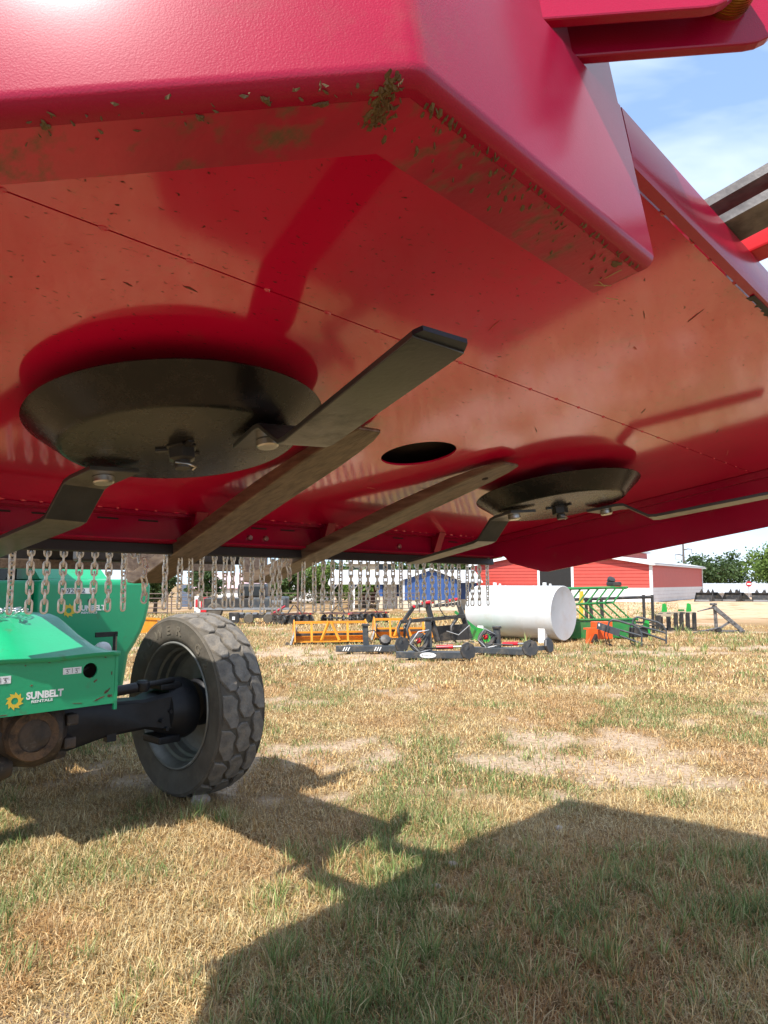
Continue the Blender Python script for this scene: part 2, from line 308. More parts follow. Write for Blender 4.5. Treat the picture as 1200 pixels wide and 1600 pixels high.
# ground material: straw thatch, pale dirt patches, some green
gm = bpy.data.materials.new('dry_ground'); gm.use_nodes = True; nt = gm.node_tree; Lk = nt.links; pb = nt.nodes['Principled BSDF']
pb.inputs['Roughness'].default_value = 0.95; pb.inputs['Specular IOR Level'].default_value = 0.15
tcg = nt.nodes.new('ShaderNodeTexCoord')
def nnoise(scale, det=6, rough=0.6, st=None):
    n = nt.nodes.new('ShaderNodeTexNoise'); n.inputs['Scale'].default_value = scale; n.inputs['Detail'].default_value = det; n.inputs['Roughness'].default_value = rough
    if st:
        q = nt.nodes.new('ShaderNodeMapping'); q.inputs['Scale'].default_value = st; Lk.new(tcg.outputs['Object'], q.inputs[0]); Lk.new(q.outputs[0], n.inputs[0])
    else: Lk.new(tcg.outputs['Object'], n.inputs[0])
    return n.outputs[0]
def nramp(src, a, b):
    r = nt.nodes.new('ShaderNodeMapRange'); r.inputs[1].default_value = a; r.inputs[2].default_value = b; Lk.new(src, r.inputs[0]); return r.outputs[0]
def nmix(A, B, f):
    m = nt.nodes.new('ShaderNodeMix'); m.data_type = 'RGBA'
    for s_, v in (('A', A), ('B', B)):
        if isinstance(v, tuple): m.inputs[s_].default_value = (*v, 1)
        else: Lk.new(v, m.inputs[s_])
    Lk.new(f, m.inputs['Factor']); return m.outputs['Result']
c = nmix((0.36, 0.23, 0.105), (0.17, 0.10, 0.045), nramp(nnoise(70, 5), 0.35, 0.65))
c = nmix(c, (0.17, 0.155, 0.06), nramp(nnoise(0.9, 6), 0.56, 0.68))
ba = nt.nodes.new('ShaderNodeAttribute'); ba.attribute_name = 'col'
bm_ = nt.nodes.new('ShaderNodeMath'); bm_.operation = 'MULTIPLY'; Lk.new(ba.outputs['Fac'], bm_.inputs[0]); Lk.new(nramp(nnoise(22, 5, 0.7), 0.30, 0.55), bm_.inputs[1])
c = nmix(c, (0.50, 0.375, 0.265), bm_.outputs[0])
sepg = nt.nodes.new('ShaderNodeSeparateXYZ'); Lk.new(tcg.outputs['Object'], sepg.inputs[0])
# bare pinkish dirt of the yard towards the barn
fy = nramp(sepg.outputs['Y'], 24, 31); fx = nramp(sepg.outputs['X'], 6, 10)
mu = nt.nodes.new('ShaderNodeMath'); mu.operation = 'MULTIPLY'; Lk.new(fy, mu.inputs[0]); Lk.new(fx, mu.inputs[1])
nn = nramp(nnoise(0.8, 6), 0.36, 0.5)
mu2 = nt.nodes.new('ShaderNodeMath'); mu2.operation = 'MULTIPLY'; Lk.new(mu.outputs[0], mu2.inputs[0]); Lk.new(nn, mu2.inputs[1])
c = nmix(c, (0.54, 0.37, 0.235), mu2.outputs[0])
Lk.new(c, pb.inputs['Base Color'])
bpn = nt.nodes.new('ShaderNodeBump'); bpn.inputs['Distance'].default_value = 0.03; Lk.new(nnoise(38, 8, 0.7), bpn.inputs['Height']); Lk.new(bpn.outputs[0], pb.inputs['Normal'])
bv_ = bare(gvv[:, 0], gvv[:, 1]); gr = link('ground', np_mesh('ground', gvv, gf, gm, np.stack([bv_, bv_, bv_, np.ones_like(bv_)], 1), smooth=True)); tag(gr, 'dry mown pasture with pale dirt patches', None, kind='structure')

# ================================================================== ROTARY MOWER (held up by the forks)
# local axes: x along the spindles, y towards the telehandler, z up; the whole mower leans 9.5 degrees
MW = Matrix(((0.67945894, -0.72376191, -0.12043356, -0.42915), (0.73371306, 0.67005699, 0.11264443, 1.46483), (-0.0008304, -0.16490094, 0.98630978, 1.81685), (0, 0, 0, 1)))
mower = bpy.data.objects.new('rotary_mower', None); COL.objects.link(mower); mower.matrix_world = MW
mower_tag = tag(mower, 'big red rotary brush mower lifted overhead, its underside with blades and chain curtain showing', 'mower')
UPL = MW.to_3x3().inverted() @ Vector((0, 0, 1))        # world up in mower axes
SPC = 1.578
E0, E1 = -0.86, 2.42                                     # ends of the deck
W0, W1 = -0.985, 0.87                                    # front and rear
RLX, RLY = -0.30, 0.31                                   # where the rear left corner cut starts and ends
DZ = 0.042                                               # underside of the deck
# ---- deck panels (three plates with open joints), the middle one with the drive hole
def panel(y0, y1, hole=None, cut=0.0, nx_=1):
    bm = bmesh.new()
    if hole:
        cx, cy, r = hole; n = 40
        ring = [(cx + r * math.cos(2 * math.pi * i / n), cy + r * math.sin(2 * math.pi * i / n)) for i in range(n)]
        mb = MB(); vs = []; 
        def outer(x, y):
            dx, dy = x - cx, y - cy; k = 1e9
            if dx > 0: k = min(k, (E1 - cx) / dx)
            if dx < 0: k = min(k, (E0 - cx) / dx)
            if dy > 0: k = min(k, (y1 - cy) / dy)
            if dy < 0: k = min(k, (y0 - cy) / dy)
            q = (dy - dx)                                  # the rear left corner is cut at 45 degrees
            if q > 0: k = min(k, ((y1 - RLX) - (cy - cx)) / q)
            return (cx + dx * k, cy + dy * k)
        angs = sorted([2 * math.pi * i / n for i in range(n)] + [math.atan2(b - cy, a - cx) % (2 * math.pi) for a in (E0, E1) for b in (y0, y1)])
        angs = sorted([a for a in angs if abs(a - (math.atan2(y1 - cy, E0 - cx) % (2 * math.pi))) > 1e-6] + [math.atan2(y1 - cy, RLX - cx), math.atan2(RLY - cy, E0 - cx) % (2 * math.pi)])
        ring = [(cx + r * math.cos(a), cy + r * math.sin(a)) for a in angs]; n = len(ring)
        out = [outer(cx + math.cos(a), cy + math.sin(a)) for a in angs]
        for z in (DZ, DZ + 0.006):
            vs += [(x, y, z) for x, y in ring] + [(x, y, z) for x, y in out]
        fs = []
        for i in range(n):
            j = (i + 1) % n
            fs += [(i, j, n + j, n + i), (2 * n + i, 3 * n + i, 3 * n + j, 2 * n + j), (i, 2 * n + i, 2 * n + j, j), (n + i, n + j, 3 * n + j, 3 * n + i)]
        mb.add(vs, fs); bm.free(); return mb
    bm.free()
    x0 = E0
    if cut:                                              # the corner panel follows the 45 degree chamfer
        poly = [(E0, y1), (E1, y1), (E1, y0), (E0 + (cut - (-y0)) if False else -0.395 + (y0 - W0) * -1, y0)]
        xc0 = max(E0, -0.39 - (y0 - W0)); xc1 = max(E0, -0.39 - (y1 - W0))
        poly = [(xc1, y1), (E1, y1), (E1, y0), (xc0, y0)]
        if y1 > -0.515: poly = [(E0, y1), (E1, y1), (E1, y0), (xc0, y0), (E0, -0.515)]
        return MB().prism(poly, DZ, DZ + 0.006)
    return MB().box(x0, E1, y0, y1, DZ, DZ + 0.006)
panel(-0.4615, W1, hole=(0.80, 0.01, 0.112)).build('deck_panel', 'red_deck', mower)
panel(-0.9555, -0.4645, cut=1).build('deck_panel', 'red_deck', mower)
panel(-0.983, -0.9585, cut=1).build('deck_panel', 'red_deck', mower)
# unseen upper skin, added to block light, with gearboxes and driveline above it
top = MB().prism([(RLX, W1), (E1, W1), (E1, -0.95), (-0.39, -0.95), (E0, -0.50), (E0, RLY)], DZ + 0.055, DZ + 0.061).build('deck_light_block', 'red', mower)
MB().lathe([(0.0, DZ + 0.053), (0.26, DZ + 0.053), (0.30, DZ + 0.0535)], 40, Tm((0.80, 0.01, 0))).build('hole_shade_disc', 'hollow', mower)  # near-black disc stands in for the shade inside the drive hole
MB().box(0.55, 1.05, -0.22, 0.24, DZ + 0.064, DZ + 0.30, bev=0.03).build('gearbox', 'red', mower)
for gx_ in (0.0, SPC): MB().lathe([(0.0, DZ + 0.30), (0.10, DZ + 0.30), (0.13, DZ + 0.22), (0.16, DZ + 0.064)], 20, Tm((gx_, 0, 0))).build('gearbox', 'red', mower, 30)
MB().tube([(0.14, 0, DZ + 0.19), (1.44, 0, DZ + 0.19)], 0.035, 12).build('drive_shaft', 'black', mower, 40)
# weld beads: little drops along the joints
wb = MB()
def bead(x, y, z, l, w, a=0.0):
    n = 8; vs = []
    for k, (s_, h) in enumerate(((1, 0.002), (0.8, -0.0016), (0.35, -0.003))):
        for i in range(n): t = 2 * math.pi * i / n; vs.append((l * s_ * math.cos(t), w * s_ * math.sin(t), h))
    fs = [(k * n + i, k * n + (i + 1) % n, (k + 1) * n + (i + 1) % n, (k + 1) * n + i) for k in range(2) for i in range(n)] + [tuple(range(2 * n, 3 * n))]
    wb.add(vs, fs, Tm((x, y, z), rz=a))
for i, x in enumerate(np.arange(-0.505, 2.4, 0.128)): bead(x + random.uniform(-.012, .012), -0.463, DZ, random.uniform(.006, .010), random.uniform(.004, .006))
for x in np.arange(0.10, 2.4, 0.11): bead(x + random.uniform(-.02, .02), -0.957, DZ, random.uniform(.004, .009), .004)
for x in np.arange(RLX + .05, E1, 0.062): bead(x + random.uniform(-.015, .015), 0.852, DZ - .001, random.uniform(.006, .016), .004)
for y in np.arange(-0.9, 0.8, 0.10): bead(E1 - 0.012, y, DZ, .004, random.uniform(.008, .02))
wb.build('weld_beads', 'red_deck', mower, 60)['kind'] = 'stuff'
# ---- front skirt: swept plate with a rounded bend and an inward flange, wrapping the chamfered corner
def arc(cx, cy, r, a0, a1, n): return [(cx + r * math.cos(a0 + (a1 - a0) * i / n), cy + r * math.sin(a0 + (a1 - a0) * i / n)) for i in range(n + 1)]
def fillet(pts, rad, n=6):
    out = [Vector(pts[0])]
    for i in range(1, len(pts) - 1):
        p, a, b = Vector(pts[i]), Vector(pts[i - 1]), Vector(pts[i + 1]); u = (a - p).normalized(); v = (b - p).normalized()
        an = math.acos(max(-1, min(1, u.dot(v)))); d = rad / math.tan(an / 2); s0 = p + u * d; s1 = p + v * d; cc = p + (u + v).normalized() * (rad / math.sin(an / 2))
        a0 = math.atan2(*(s0 - cc).yx); a1 = math.atan2(*(s1 - cc).yx); da = (a1 - a0 + math.pi) % (2 * math.pi) - math.pi
        out += [cc + Vector((math.cos(a0 + da * k / n), math.sin(a0 + da * k / n))) * rad for k in range(n + 1)]
    return out + [Vector(pts[-1])]
def sweep(path, prof, left=False):
    """profile (inward offset, z) closed, along a plan path; inward = left of travel when left"""
    n = len(path); vs = []; k = len(prof)
    for i, p in enumerate(path):
        a = path[max(i - 1, 0)]; b = path[min(i + 1, n - 1)]
        d1 = (p - a).normalized() if i > 0 else (b - p).normalized(); d2 = (b - p).normalized() if i < n - 1 else d1
        n1 = Vector((-d1.y, d1.x)); n2 = Vector((-d2.y, d2.x)); m_ = (n1 + n2).normalized(); m_ = m_ / max(0.3, m_.dot(n1))
        if not left: m_ = -m_
        for o, z in prof: q = p + m_ * o; vs.append((q.x, q.y, z))
    fs = [(i * k + j, (i + 1) * k + j, (i + 1) * k + (j + 1) % k, i * k + (j + 1) % k) for i in range(n - 1) for j in range(k)]
    fs += [tuple(range(k)), tuple(reversed(range((n - 1) * k, n * k)))]
    return MB().add(vs, fs)
pth = fillet([(0.045, W0), (-0.395, W0), (E0, W0 + (-0.395 - E0)), (E0, RLY), (RLX, W1)], 0.028)
zb = -0.118; rad = 0.014; th = 0.006
outer = [(0.0, 0.108), (0.0, zb + rad)] + [(rad - rad * math.cos(t), zb + rad - rad * math.sin(t)) for t in (0.3, 0.6, 0.95, 1.3, 1.5708)] + [(0.082, zb)]
inner = [(0.082, zb + th), (rad, zb + th), (th + 0.003, zb + rad), (th, 0.108)]
sk = sweep(pth, outer[:-1] + [(0.022, zb), (0.022, zb + th), (rad, zb + th), (th + 0.003, zb + rad), (th, 0.108)]).build('front_skirt', 'red', mower, 35)
pth2 = [Vector(p) for p in ((0.045, W0), (-0.395, W0), (E0, W0 + (-0.395 - E0)), (E0, RLY), (RLX, W1))]
fl = sweep(pth2, [(0.0222, zb), (0.082, zb), (0.082, zb + th), (0.0222, zb + th)]).build('flange', 'red_grime', sk, 35)
# small corner notch bead and dried grass caught on the flange
tr = MB()
for k in range(4):
    x = 0.03 + random.uniform(-.03, .05); tr.bar((x, -0.905 + random.uniform(-.02, .01), zb + .003), (x + random.uniform(-.02, .03), -0.935 + random.uniform(-.02, .02), zb - .003), .0010, .0006)
tr.build('stuck_straw', mat('straw', (0.42, 0.30, 0.12), 0.8), mower)['kind'] = 'stuff'
def smear(name, x, y, z, l, w, a, m, parent, seed, t=0.0012):
    rr = random.Random(seed); n = 14; pts = []
    for i in range(n):
        an = 2 * math.pi * i / n; k = 0.45 + 0.75 * rr.random(); px_, py_ = l * k * math.cos(an), w * k * math.sin(an)
        pts.append((x + px_ * math.cos(a) - py_ * math.sin(a), y + px_ * math.sin(a) + py_ * math.cos(a)))
    vs = [(p, q, z) for p, q in pts] + [(x + (p - x) * .8, y + (q - y) * .8, z - t * (.6 + .8 * rr.random())) for p, q in pts] + [(x, y, z - t)]
    fs = [(i, (i + 1) % n, n + (i + 1) % n, n + i) for i in range(n)] + [(n + i, n + (i + 1) % n, 2 * n) for i in range(n)]
    return MB().add(vs, fs).build(name, m, parent)
M['cake'] = mat('caked_grass', (0.15, 0.105, 0.045), 0.9, c2=(0.10, 0.05, 0.025), nscale=90, bump=0.002, bscale=260, bdet=4)
M['gouge'] = mat('bare_scrape', (0.10, 0.045, 0.03), 0.6, c2=(0.20, 0.02, 0.02), nscale=60)
M['scuff'] = mat('pale_scuff', (0.42, 0.10, 0.08), 0.6, c2=(0.50, 0.02, 0.04), nscale=120)
def crust(n, fx, seed, lmin, lmax):
    rr = random.Random(seed); mb = MB()
    for k in range(n):
        x, y, a = fx(rr); l = rr.uniform(lmin, lmax); w = l * rr.uniform(.15, .5); h = rr.uniform(.0006, .0030)
        q = [(l, 0, 0), (l * .3, w, 0), (-l, w * .4, 0), (-l * .8, -w * .6, 0), (l * .4, -w, 0), (0, 0, -h)]
        mb.add(q, [(i, (i + 1) % 5, 5) for i in range(5)] + [(4, 3, 2, 1, 0)], Tm((x, y, zb - .0002), rz=a))
    o = mb.build('caked_grass', 'cake', fl); o['kind'] = 'stuff'; return o
crust(120, lambda r: (-.398 + r.gauss(0, .006) + (q_ := r.uniform(-.024, .024)) * .42, -.945 + q_ * .9 + r.gauss(0, .004), R(r.gauss(65, 30))), 5, .0015, .006)
crust(120, lambda r: (-.37 + .40 * r.random() ** 1.2, W0 + .017 + .05 * r.random() ** 2.6, R(r.gauss(55, 14))), 6, .0010, .006)
crust(40, lambda r: (-.42 - .20 * (q_ := r.random()), -.965 + .215 * q_ + .05 * r.random(), R(r.uniform(0, 180))), 7, .001, .004)
for (x_, y_, l_, w_, a_) in ((-.435, -.915, .010, .003, 120), (-.47, -.89, .006, .003, 20), (-.585, -.765, .006, .004, 60), (-.50, -.845, .004, .003, 10), (.0, -.955, .010, .006, 10)): smear('caked_grass', x_, y_, zb - .0003, l_, w_, R(a_), 'cake', fl, int(l_ * 9000 + a_), .0015)
for k, (x_, y_, l_, w_, a_) in enumerate(((.20, -.905, .030, .0035, 35), (.235, -.915, .012, .004, 60), (.33, -.962, .010, .007, 10), (.42, -.955, .006, .002, 0), (.52, -.80, .02, .0015, 20), (.62, -.86, .03, .002, 55), (.66, -.72, .012, .003, 10), (.95, -.30, .03, .002, 25), (1.1, -.55, .02, .002, 40), (.95, .35, .025, .007, 10), (1.15, .28, .03, .002, 5), (1.55, -.60, .03, .003, 30), (1.9, -.52, .05, .002, 20), (-.30, -.36, .012, .002, 15), (-.22, -.40, .014, .003, 10), (.30, -.60, .025, .0015, 65))): smear('scrape', x_, y_, DZ - .0003, l_, w_, R(a_), 'gouge' if k % 3 else 'scuff', mower, 60 + k, .0006)
# ---- front lip (folded edge) beyond the skirt
MB().add([(x, y, z) for x in (0.049, E1) for y, z in ((W0, 0.108), (W0, 0.040), (W0 + 0.006, 0.031), (W0 + 0.020, 0.029), (W0 + 0.022, 0.036), (W0 + 0.008, 0.046), (W0 + 0.006, 0.108))],
         [(i, (i + 1) % 7, 7 + (i + 1) % 7, 7 + i) for i in range(7)] + [tuple(range(7)), tuple(range(13, 6, -1))]).build('front_lip', 'red', mower, 40)
# torn rubber strip under the lip
ts = MB(); pts = []
for i, x in enumerate(np.arange(0.60, 1.3, 0.008)): pts.append((x, W0 + 0.024 + 0.006 * random.random() - (0.004 if i % 7 else 0)))
for (xa, ya), (xb, yb) in zip(pts[:-1], pts[1:]): ts.add([(xa, W0 + 0.012, 0.0275), (xb, W0 + 0.012, 0.0275), (xb, yb, 0.0275), (xa, ya, 0.0275), (xa, W0 + .012, .0285), (xb, W0 + .012, .0285), (xb, yb, .0285), (xa, ya, .0285)], [(0, 1, 2, 3), (7, 6, 5, 4), (3, 2, 6, 7), (0, 4, 5, 1)])
ts.build('edge_seal', 'rubber', mower)
# ---- end skirts
def side(e, s):
    poly = [(W0, 0.10), (W0, -0.186), (0.565, -0.19), (0.60, -0.183), (0.775, -0.108), (0.81, -0.064), (0.90, -0.062), (0.90, 0.10)]
    t = Matrix(((0, 0, 1, 0), (1, 0, 0, 0), (0, 1, 0, 0), (0, 0, 0, 1)))
    return MB().prism(poly, e if s > 0 else e - 0.008, e + 0.008 if s > 0 else e, t)
rs_ = side(E1, 1).build('end_skirt', 'red', mower)
MB().box(E1 - 0.006, E1 - 0.0005, -0.97, 0.56, -0.075, -0.072).build('weld_line', 'red', rs_)
MB().box(E1 - 0.03, E1 - 0.001, -0.955, 0.84, 0.012, 0.040).build('edge_angle', 'red', rs_)
# ---- rear beam: back wall, top ledge, bottom flange, gussets, slots, bolts
rw = MB().box(RLX, E1 - 0.002, W1 + 0.022, W1 + 0.028, -0.05, DZ + 0.06).build('rear_wall', 'red', mower)
MB().box(RLX, E1 - 0.03, W1 - 0.012, W1 + 0.0215, DZ - 0.012, DZ - 0.002).build('ledge', 'red', rw)
MB().add([(x, y, z) for x in (RLX, E1 - 0.012) for y, z in ((W1 + 0.0215, -0.046), (W1 - 0.005, -0.050), (W1 - 0.005, -0.056), (W1 + 0.045, -0.058), (W1 + 0.045, -0.052))], [(i, (i + 1) % 5, 5 + (i + 1) % 5, 5 + i) for i in range(5)] + [tuple(range(5)), tuple(range(9, 4, -1))]).build('bottom_flange', 'red', rw)
for gx_ in (-0.13, 0.585, 1.20, 1.93): MB().add([(gx_ + s_, y, z) for s_ in (-0.004, 0.004) for y, z in ((W1 - 0.05, DZ - 0.001), (W1 + 0.0215, DZ - 0.001), (W1 + 0.0215, -0.045), (W1 + 0.002, -0.045))] , [(0, 1, 2, 3), (7, 6, 5, 4), (0, 4, 5, 1), (1, 5, 6, 2), (2, 6, 7, 3), (3, 7, 4, 0)]).build('gusset', 'red', rw)
for gx_ in (-0.13, 0.585, 1.20, 1.93): MB().add([(gx_ + s_, y, z) for s_ in (-0.022, 0.022) for y, z in ((W1 - 0.052, DZ - 0.0015), (W1 - 0.047, DZ - 0.0015), (W1 + 0.005, -0.046), (W1 + 0.000, -0.046))], [(0, 1, 2, 3), (7, 6, 5, 4), (0, 4, 5, 1), (1, 5, 6, 2), (2, 6, 7, 3), (3, 7, 4, 0)]).build('gusset_cap', 'red', rw)
for gx_ in (-.05, .08, .28, .42, .72, .88, 1.02, 1.34, 1.5, 1.68, 2.1, 2.25): MB().box(gx_ - .035, gx_ + .035, W1 + .0195, W1 + .0225, 0.014, 0.0185).build('slot', 'hollow', rw)
for gx_ in (0.83, 0.905, 1.677): MB().lathe([(0.0, 0.012), (0.009, 0.012), (0.011, 0.009), (0.011, 0.0)], 8, Matrix.Translation((gx_, W1 + 0.022, -0.024)) @ Matrix.Rotation(R(90), 4, 'X')).build('bolt', 'bright', rw, 30)
# chain bar and chains
cb = MB().box(RLX, E1 + 0.03, W1 + 0.028, W1 + 0.048, -0.092, -0.0585, bev=0.003).build('chain_bar', 'rubber', mower)
MB().tube([(RLX, W1 + 0.062, -0.064), (E1 + 0.03, W1 + 0.062, -0.064)], 0.006, 8).build('chain_rod', 'wornbar', cb, 40)
LK = 0.0285; lw, ll, lr = 0.0084, 0.0122, 0.0034       # link pitch, half width, half straight, wire radius
lp = []
for i in range(7): t = math.pi * i / 6; lp.append((lw * math.cos(t), 0, ll + lw * math.sin(t)))
for i in range(7): t = math.pi + math.pi * i / 6; lp.append((lw * math.cos(t), 0, -ll + lw * math.sin(t)))
link_me = MB().tube(lp, lr, 7, closed=True).mesh('chain_link', 'galv', 70)
hook_me = MB().tube([(0.0, 0.008 * math.cos(t), 0.008 * math.sin(t)) for t in np.linspace(0, 5.6, 10)], 0.003, 6).mesh('chain_hook', 'galv', 70)
ces = [-.28, -.24, -.20, -.15, -.10, -.045, 0.007, 0.059, 0.107, 0.156, 0.206, 0.255, 0.302, 0.352, 0.504, 0.561, 0.602, 0.647, 0.701, 0.748, 0.782, 0.82, 0.87, 0.916, 0.969, 1.005, 1.128, 1.184, 1.238, 1.29, 1.339, 1.397, 1.457, 1.506, 1.565, 1.621, 1.673, 1.728, 1.788, 1.845, 1.898, 1.958, 2.014, 2.072, 2.125, 2.18, 2.253, 2.304, 2.363, 2.435]
QV = Vector((0, 0, 1)).rotation_difference(UPL).to_matrix().to_4x4()
for e_ in ces:
    nl = 7 if e_ < 0.9 else 8
    p = Vector((e_, W1 + 0.062, -0.072))
    ch = link('chain', hook_me, mower, p)
    sw = random.uniform(-0.03, 0.03); sw2 = random.uniform(-0.03, 0.03); ph = random.uniform(-0.5, 0.5)
    for k in range(nl):
        lo = link('chain_link', link_me, ch)
        d = -0.013 - k * LK
        lo.matrix_local = QV @ Tm((sw * -d * 0.6, sw2 * -d * 0.6, d), rx=sw2 * .6, ry=-sw * .6) @ Matrix.Rotation(ph + (math.pi / 2 if k % 2 else 0) + random.uniform(-.15, .15), 4, 'Z')
# two chains snagged over the forks
for (e_, pts_) in ((0.385, [(.0, 0, 0), (.012, -.012, -.020), (.022, -.03, -.044), (.02, -.03, -.072), (.016, -.03, -.1), (.013, -.03, -.128), (.012, -.03, -.156)]), (1.02, [(.0, 0, 0), (.012, -.01, -.02), (.012, -.012, -.05), (.012, -.012, -.078)])):
    ch = link('chain', hook_me, mower, (e_, W1 + 0.062, -0.072))
    for k, q in enumerate(pts_):
        lo = link('chain_link', link_me, ch); lo.matrix_local = Tm((q[0], q[1], q[2] - .012), rx=random.uniform(-.4, .4), ry=random.uniform(-.4, .4), rz=(math.pi / 2 if k % 2 else 0))
# ---- stump pans, nuts, blades
pan_prof = [(0.0, -0.058), (0.224, -0.058), (0.233, -0.0565), (0.2405, -0.052), (0.247, -0.045), (0.297, -0.004), (0.300, 0.0), (0.2985, 0.003), (0.294, 0.001), (0.243, -0.040), (0.236, -0.046), (0.224, -0.050), (0.0, -0.050)]
pan_me = MB().lathe(pan_prof, 96).mesh('stump_pan', 'disc', 40)
def blade(bx, by, tx, ty, m='blade', w=0.10):
    """flat bar bolted under the pan at b, dropping through an offset bend, then out to the tip t"""
    d = Vector((tx - bx, ty - by)); Lb = d.length; a = math.atan2(d.y, d.x)
    z1 = -0.0665; z2 = -0.134; t_ = 0.0105
    xs = [(-0.062, z1), (0.05, z1), (0.075, z1 - 0.004), (0.155, z2 + 0.004), (0.18, z2), (Lb, z2)]
    mb = MB(); vs = []
    for i, (x, z) in enumerate(xs):
        for y in (-w / 2, w / 2):
            yy = y; xx = x
            if i == len(xs) - 1: xx = x - (0.02 if y > 0 else 0.0)
            if i == 0 and y > 0: xx = x + 0.03
            vs += [(xx, yy, z - t_), (xx, yy, z)]
    fs = []
    for i in range(len(xs) - 1):
        o = i * 4; q = o + 4
        fs += [(o, o + 2, q + 2, q), (o + 1, q + 1, q + 3, o + 3), (o, q, q + 1, o + 1), (o + 2, o + 3, q + 3, q + 2)]
    fs += [(0, 1, 3, 2), (len(xs) * 4 - 4, len(xs) * 4 - 2, len(xs) * 4 - 1, len(xs) * 4 - 3)]
    mb.add(vs, fs)
    bo = mb.build('blade', m, mower, 25, (bx, by, 0), (0, 0, a))
    md = bo.modifiers.new('bevel', 'BEVEL'); md.width = 0.0015; md.segments = 2; md.limit_method = 'ANGLE'; md.angle_limit = R(40)
    MB().prism([(Lb + 0.0005, -w / 2), (Lb + 0.016, -w / 2 + 0.006), (Lb + 0.003, w / 2 - 0.012), (Lb - 0.0195, w / 2)], z2 - t_ + 0.003, z2 - 0.0005).build('cutting_edge', 'bevel', bo)
    MB().lathe([(0.0, -0.0925), (0.019, -0.0925), (0.0225, -0.0895), (0.0225, -0.078), (0.0, -0.078)], 24).build('bolt', 'bright', bo, 30)
    return bo
for cx_, bl in ((0.0, (((0.098, -0.160), (-0.060, -0.735)), ((-0.075, 0.195), (-0.135, 0.80)))), (SPC, (((-0.150, 0.105), (-0.045, 0.70)), ((0.200, -0.085), (0.335, -0.665))))):
    pn = link('stump_pan', pan_me, mower, (cx_, 0, 0))
    MB().tube([(0, 0, -0.006), (0, 0, DZ - 0.001)], 0.09, 20).build('spindle_hub', 'black', pn, 40)
    nb = MB(); 
    nb.lathe([(0.0, -0.088), (0.020, -0.088), (0.029, -0.084), (0.029, -0.063), (0.034, -0.061), (0.034, -0.0585)], 6)
    nb.lathe([(0.0, -0.104), (0.0155, -0.104), (0.0165, -0.101), (0.0165, -0.088)], 14)
    nt_ = nb.build('castle_nut', 'black', pn, 25)
    for k in range(3): MB().box(0.012, 0.052, -0.006, 0.006, -0.064, -0.0585, Tm(rz=R(120 * k + 20))).build('lock_tab', 'black', nt_)
    MB().tube([(-0.024, -0.012, -0.096), (0.0, -0.018, -0.098), (0.024, -0.012, -0.100), (0.022, -0.002, -0.104)], 0.0026, 6).build('cotter_pin', 'bright', nt_, 60)
    for (b_, t_) in bl: blade(cx_ + b_[0], b_[1], cx_ + t_[0], t_[1])
# ---- hitch clevis at the front: two plates at 45 degrees with a threaded brass pin
dd = Vector((1, -1, 0)) / math.sqrt(2); nn_ = Vector((1, 1, 0)) / math.sqrt(2)
def lug(e_, z0, L_, hgt):
    T_ = Matrix((( dd.x, 0, nn_.x, e_), (dd.y, 0, nn_.y, W0 + 0.002), (0, 1, 0, z0), (0, 0, 0, 1)))
    r_ = 0.055
    poly = [(-0.02, 0.012), (-0.012, 0.0)] + [(L_ - r_ + r_ * math.sin(t), r_ - r_ * math.cos(t)) for t in np.linspace(0, 1.5708, 7)] + [(L_, hgt), (-0.03, hgt)]
    o = MB().prism(poly, 0, 0.014, T_).build('hitch_lug', 'red', mower)
    md = o.modifiers.new('bevel', 'BEVEL'); md.width = 0.0025; md.segments = 2; return o
lug(-0.125, 0.124, 0.235, 0.22)
lug(-0.058, 0.118, 0.262, 0.22)
MB().box(-0.165, 0.06, W0 + 0.0065, W0 + 0.020, 0.104, 0.34).build('hitch_plate', 'red', mower)
pc = Vector((-0.092, W0, 0)) + dd * 0.215
pin = MB().tube([(pc.x - nn_.x * .022, pc.y - nn_.y * .022, 0.178), (pc.x + nn_.x * .03, pc.y + nn_.y * .03, 0.178)], 0.026, 24).build('hitch_pin', 'brass', mower, 40)
for k in range(8):
    q = pc + nn_ * (-.006 + .0036 * k); MB().tube([(q.x - nn_.x * .0009, q.y - nn_.y * .0009, .178), (q.x + nn_.x * .0009, q.y + nn_.y * .0009, .178)], 0.0275, 24).build('thread', 'brass', pin, 40)
# worn draft links standing out over the front lip
for z_, y_ in ((0.148, -1.30), (0.106, -1.34)): MB().add([(x, y, z) for x in (0.455, 0.545) for y, z in ((-0.90, z_), (y_, z_ + 0.03), (y_, z_ + 0.046), (-0.90, z_ + 0.016))], [(0, 1, 2, 3), (7, 6, 5, 4), (0, 4, 5, 1), (1, 5, 6, 2), (2, 6, 7, 3), (3, 7, 4, 0)]).build('draft_link', 'wornbar', mower)
MB().box(0.60, 0.66, -1.25, -0.92, 0.112, 0.20, bev=0.004).build('link_bracket', 'redcyl', mower)

# ================================================================== TELEHANDLER
# local axes: x along the axle (to its left-hand wheel seen from the cab), y towards its rear, z up
F0 = Vector((-0.42915, 1.46483, 0)); TA = math.atan2(0.73371, 0.67946)
tele = empty('telehandler', F0, TA, 'green telehandler on a black axle, carrying the red mower on its two brown forks', 'telehandler')
TI = (Matrix.Translation(F0) @ Matrix.Rotation(TA, 4, 'Z')).inverted() @ MW    # mower axes -> telehandler axes
CA = 0.86                                                                       # centre line
# ---- hood (front of the chassis)
hb, hz0, hz1 = 2.60, 0.80, 1.085
def hx(s): return CA + s * 0.345
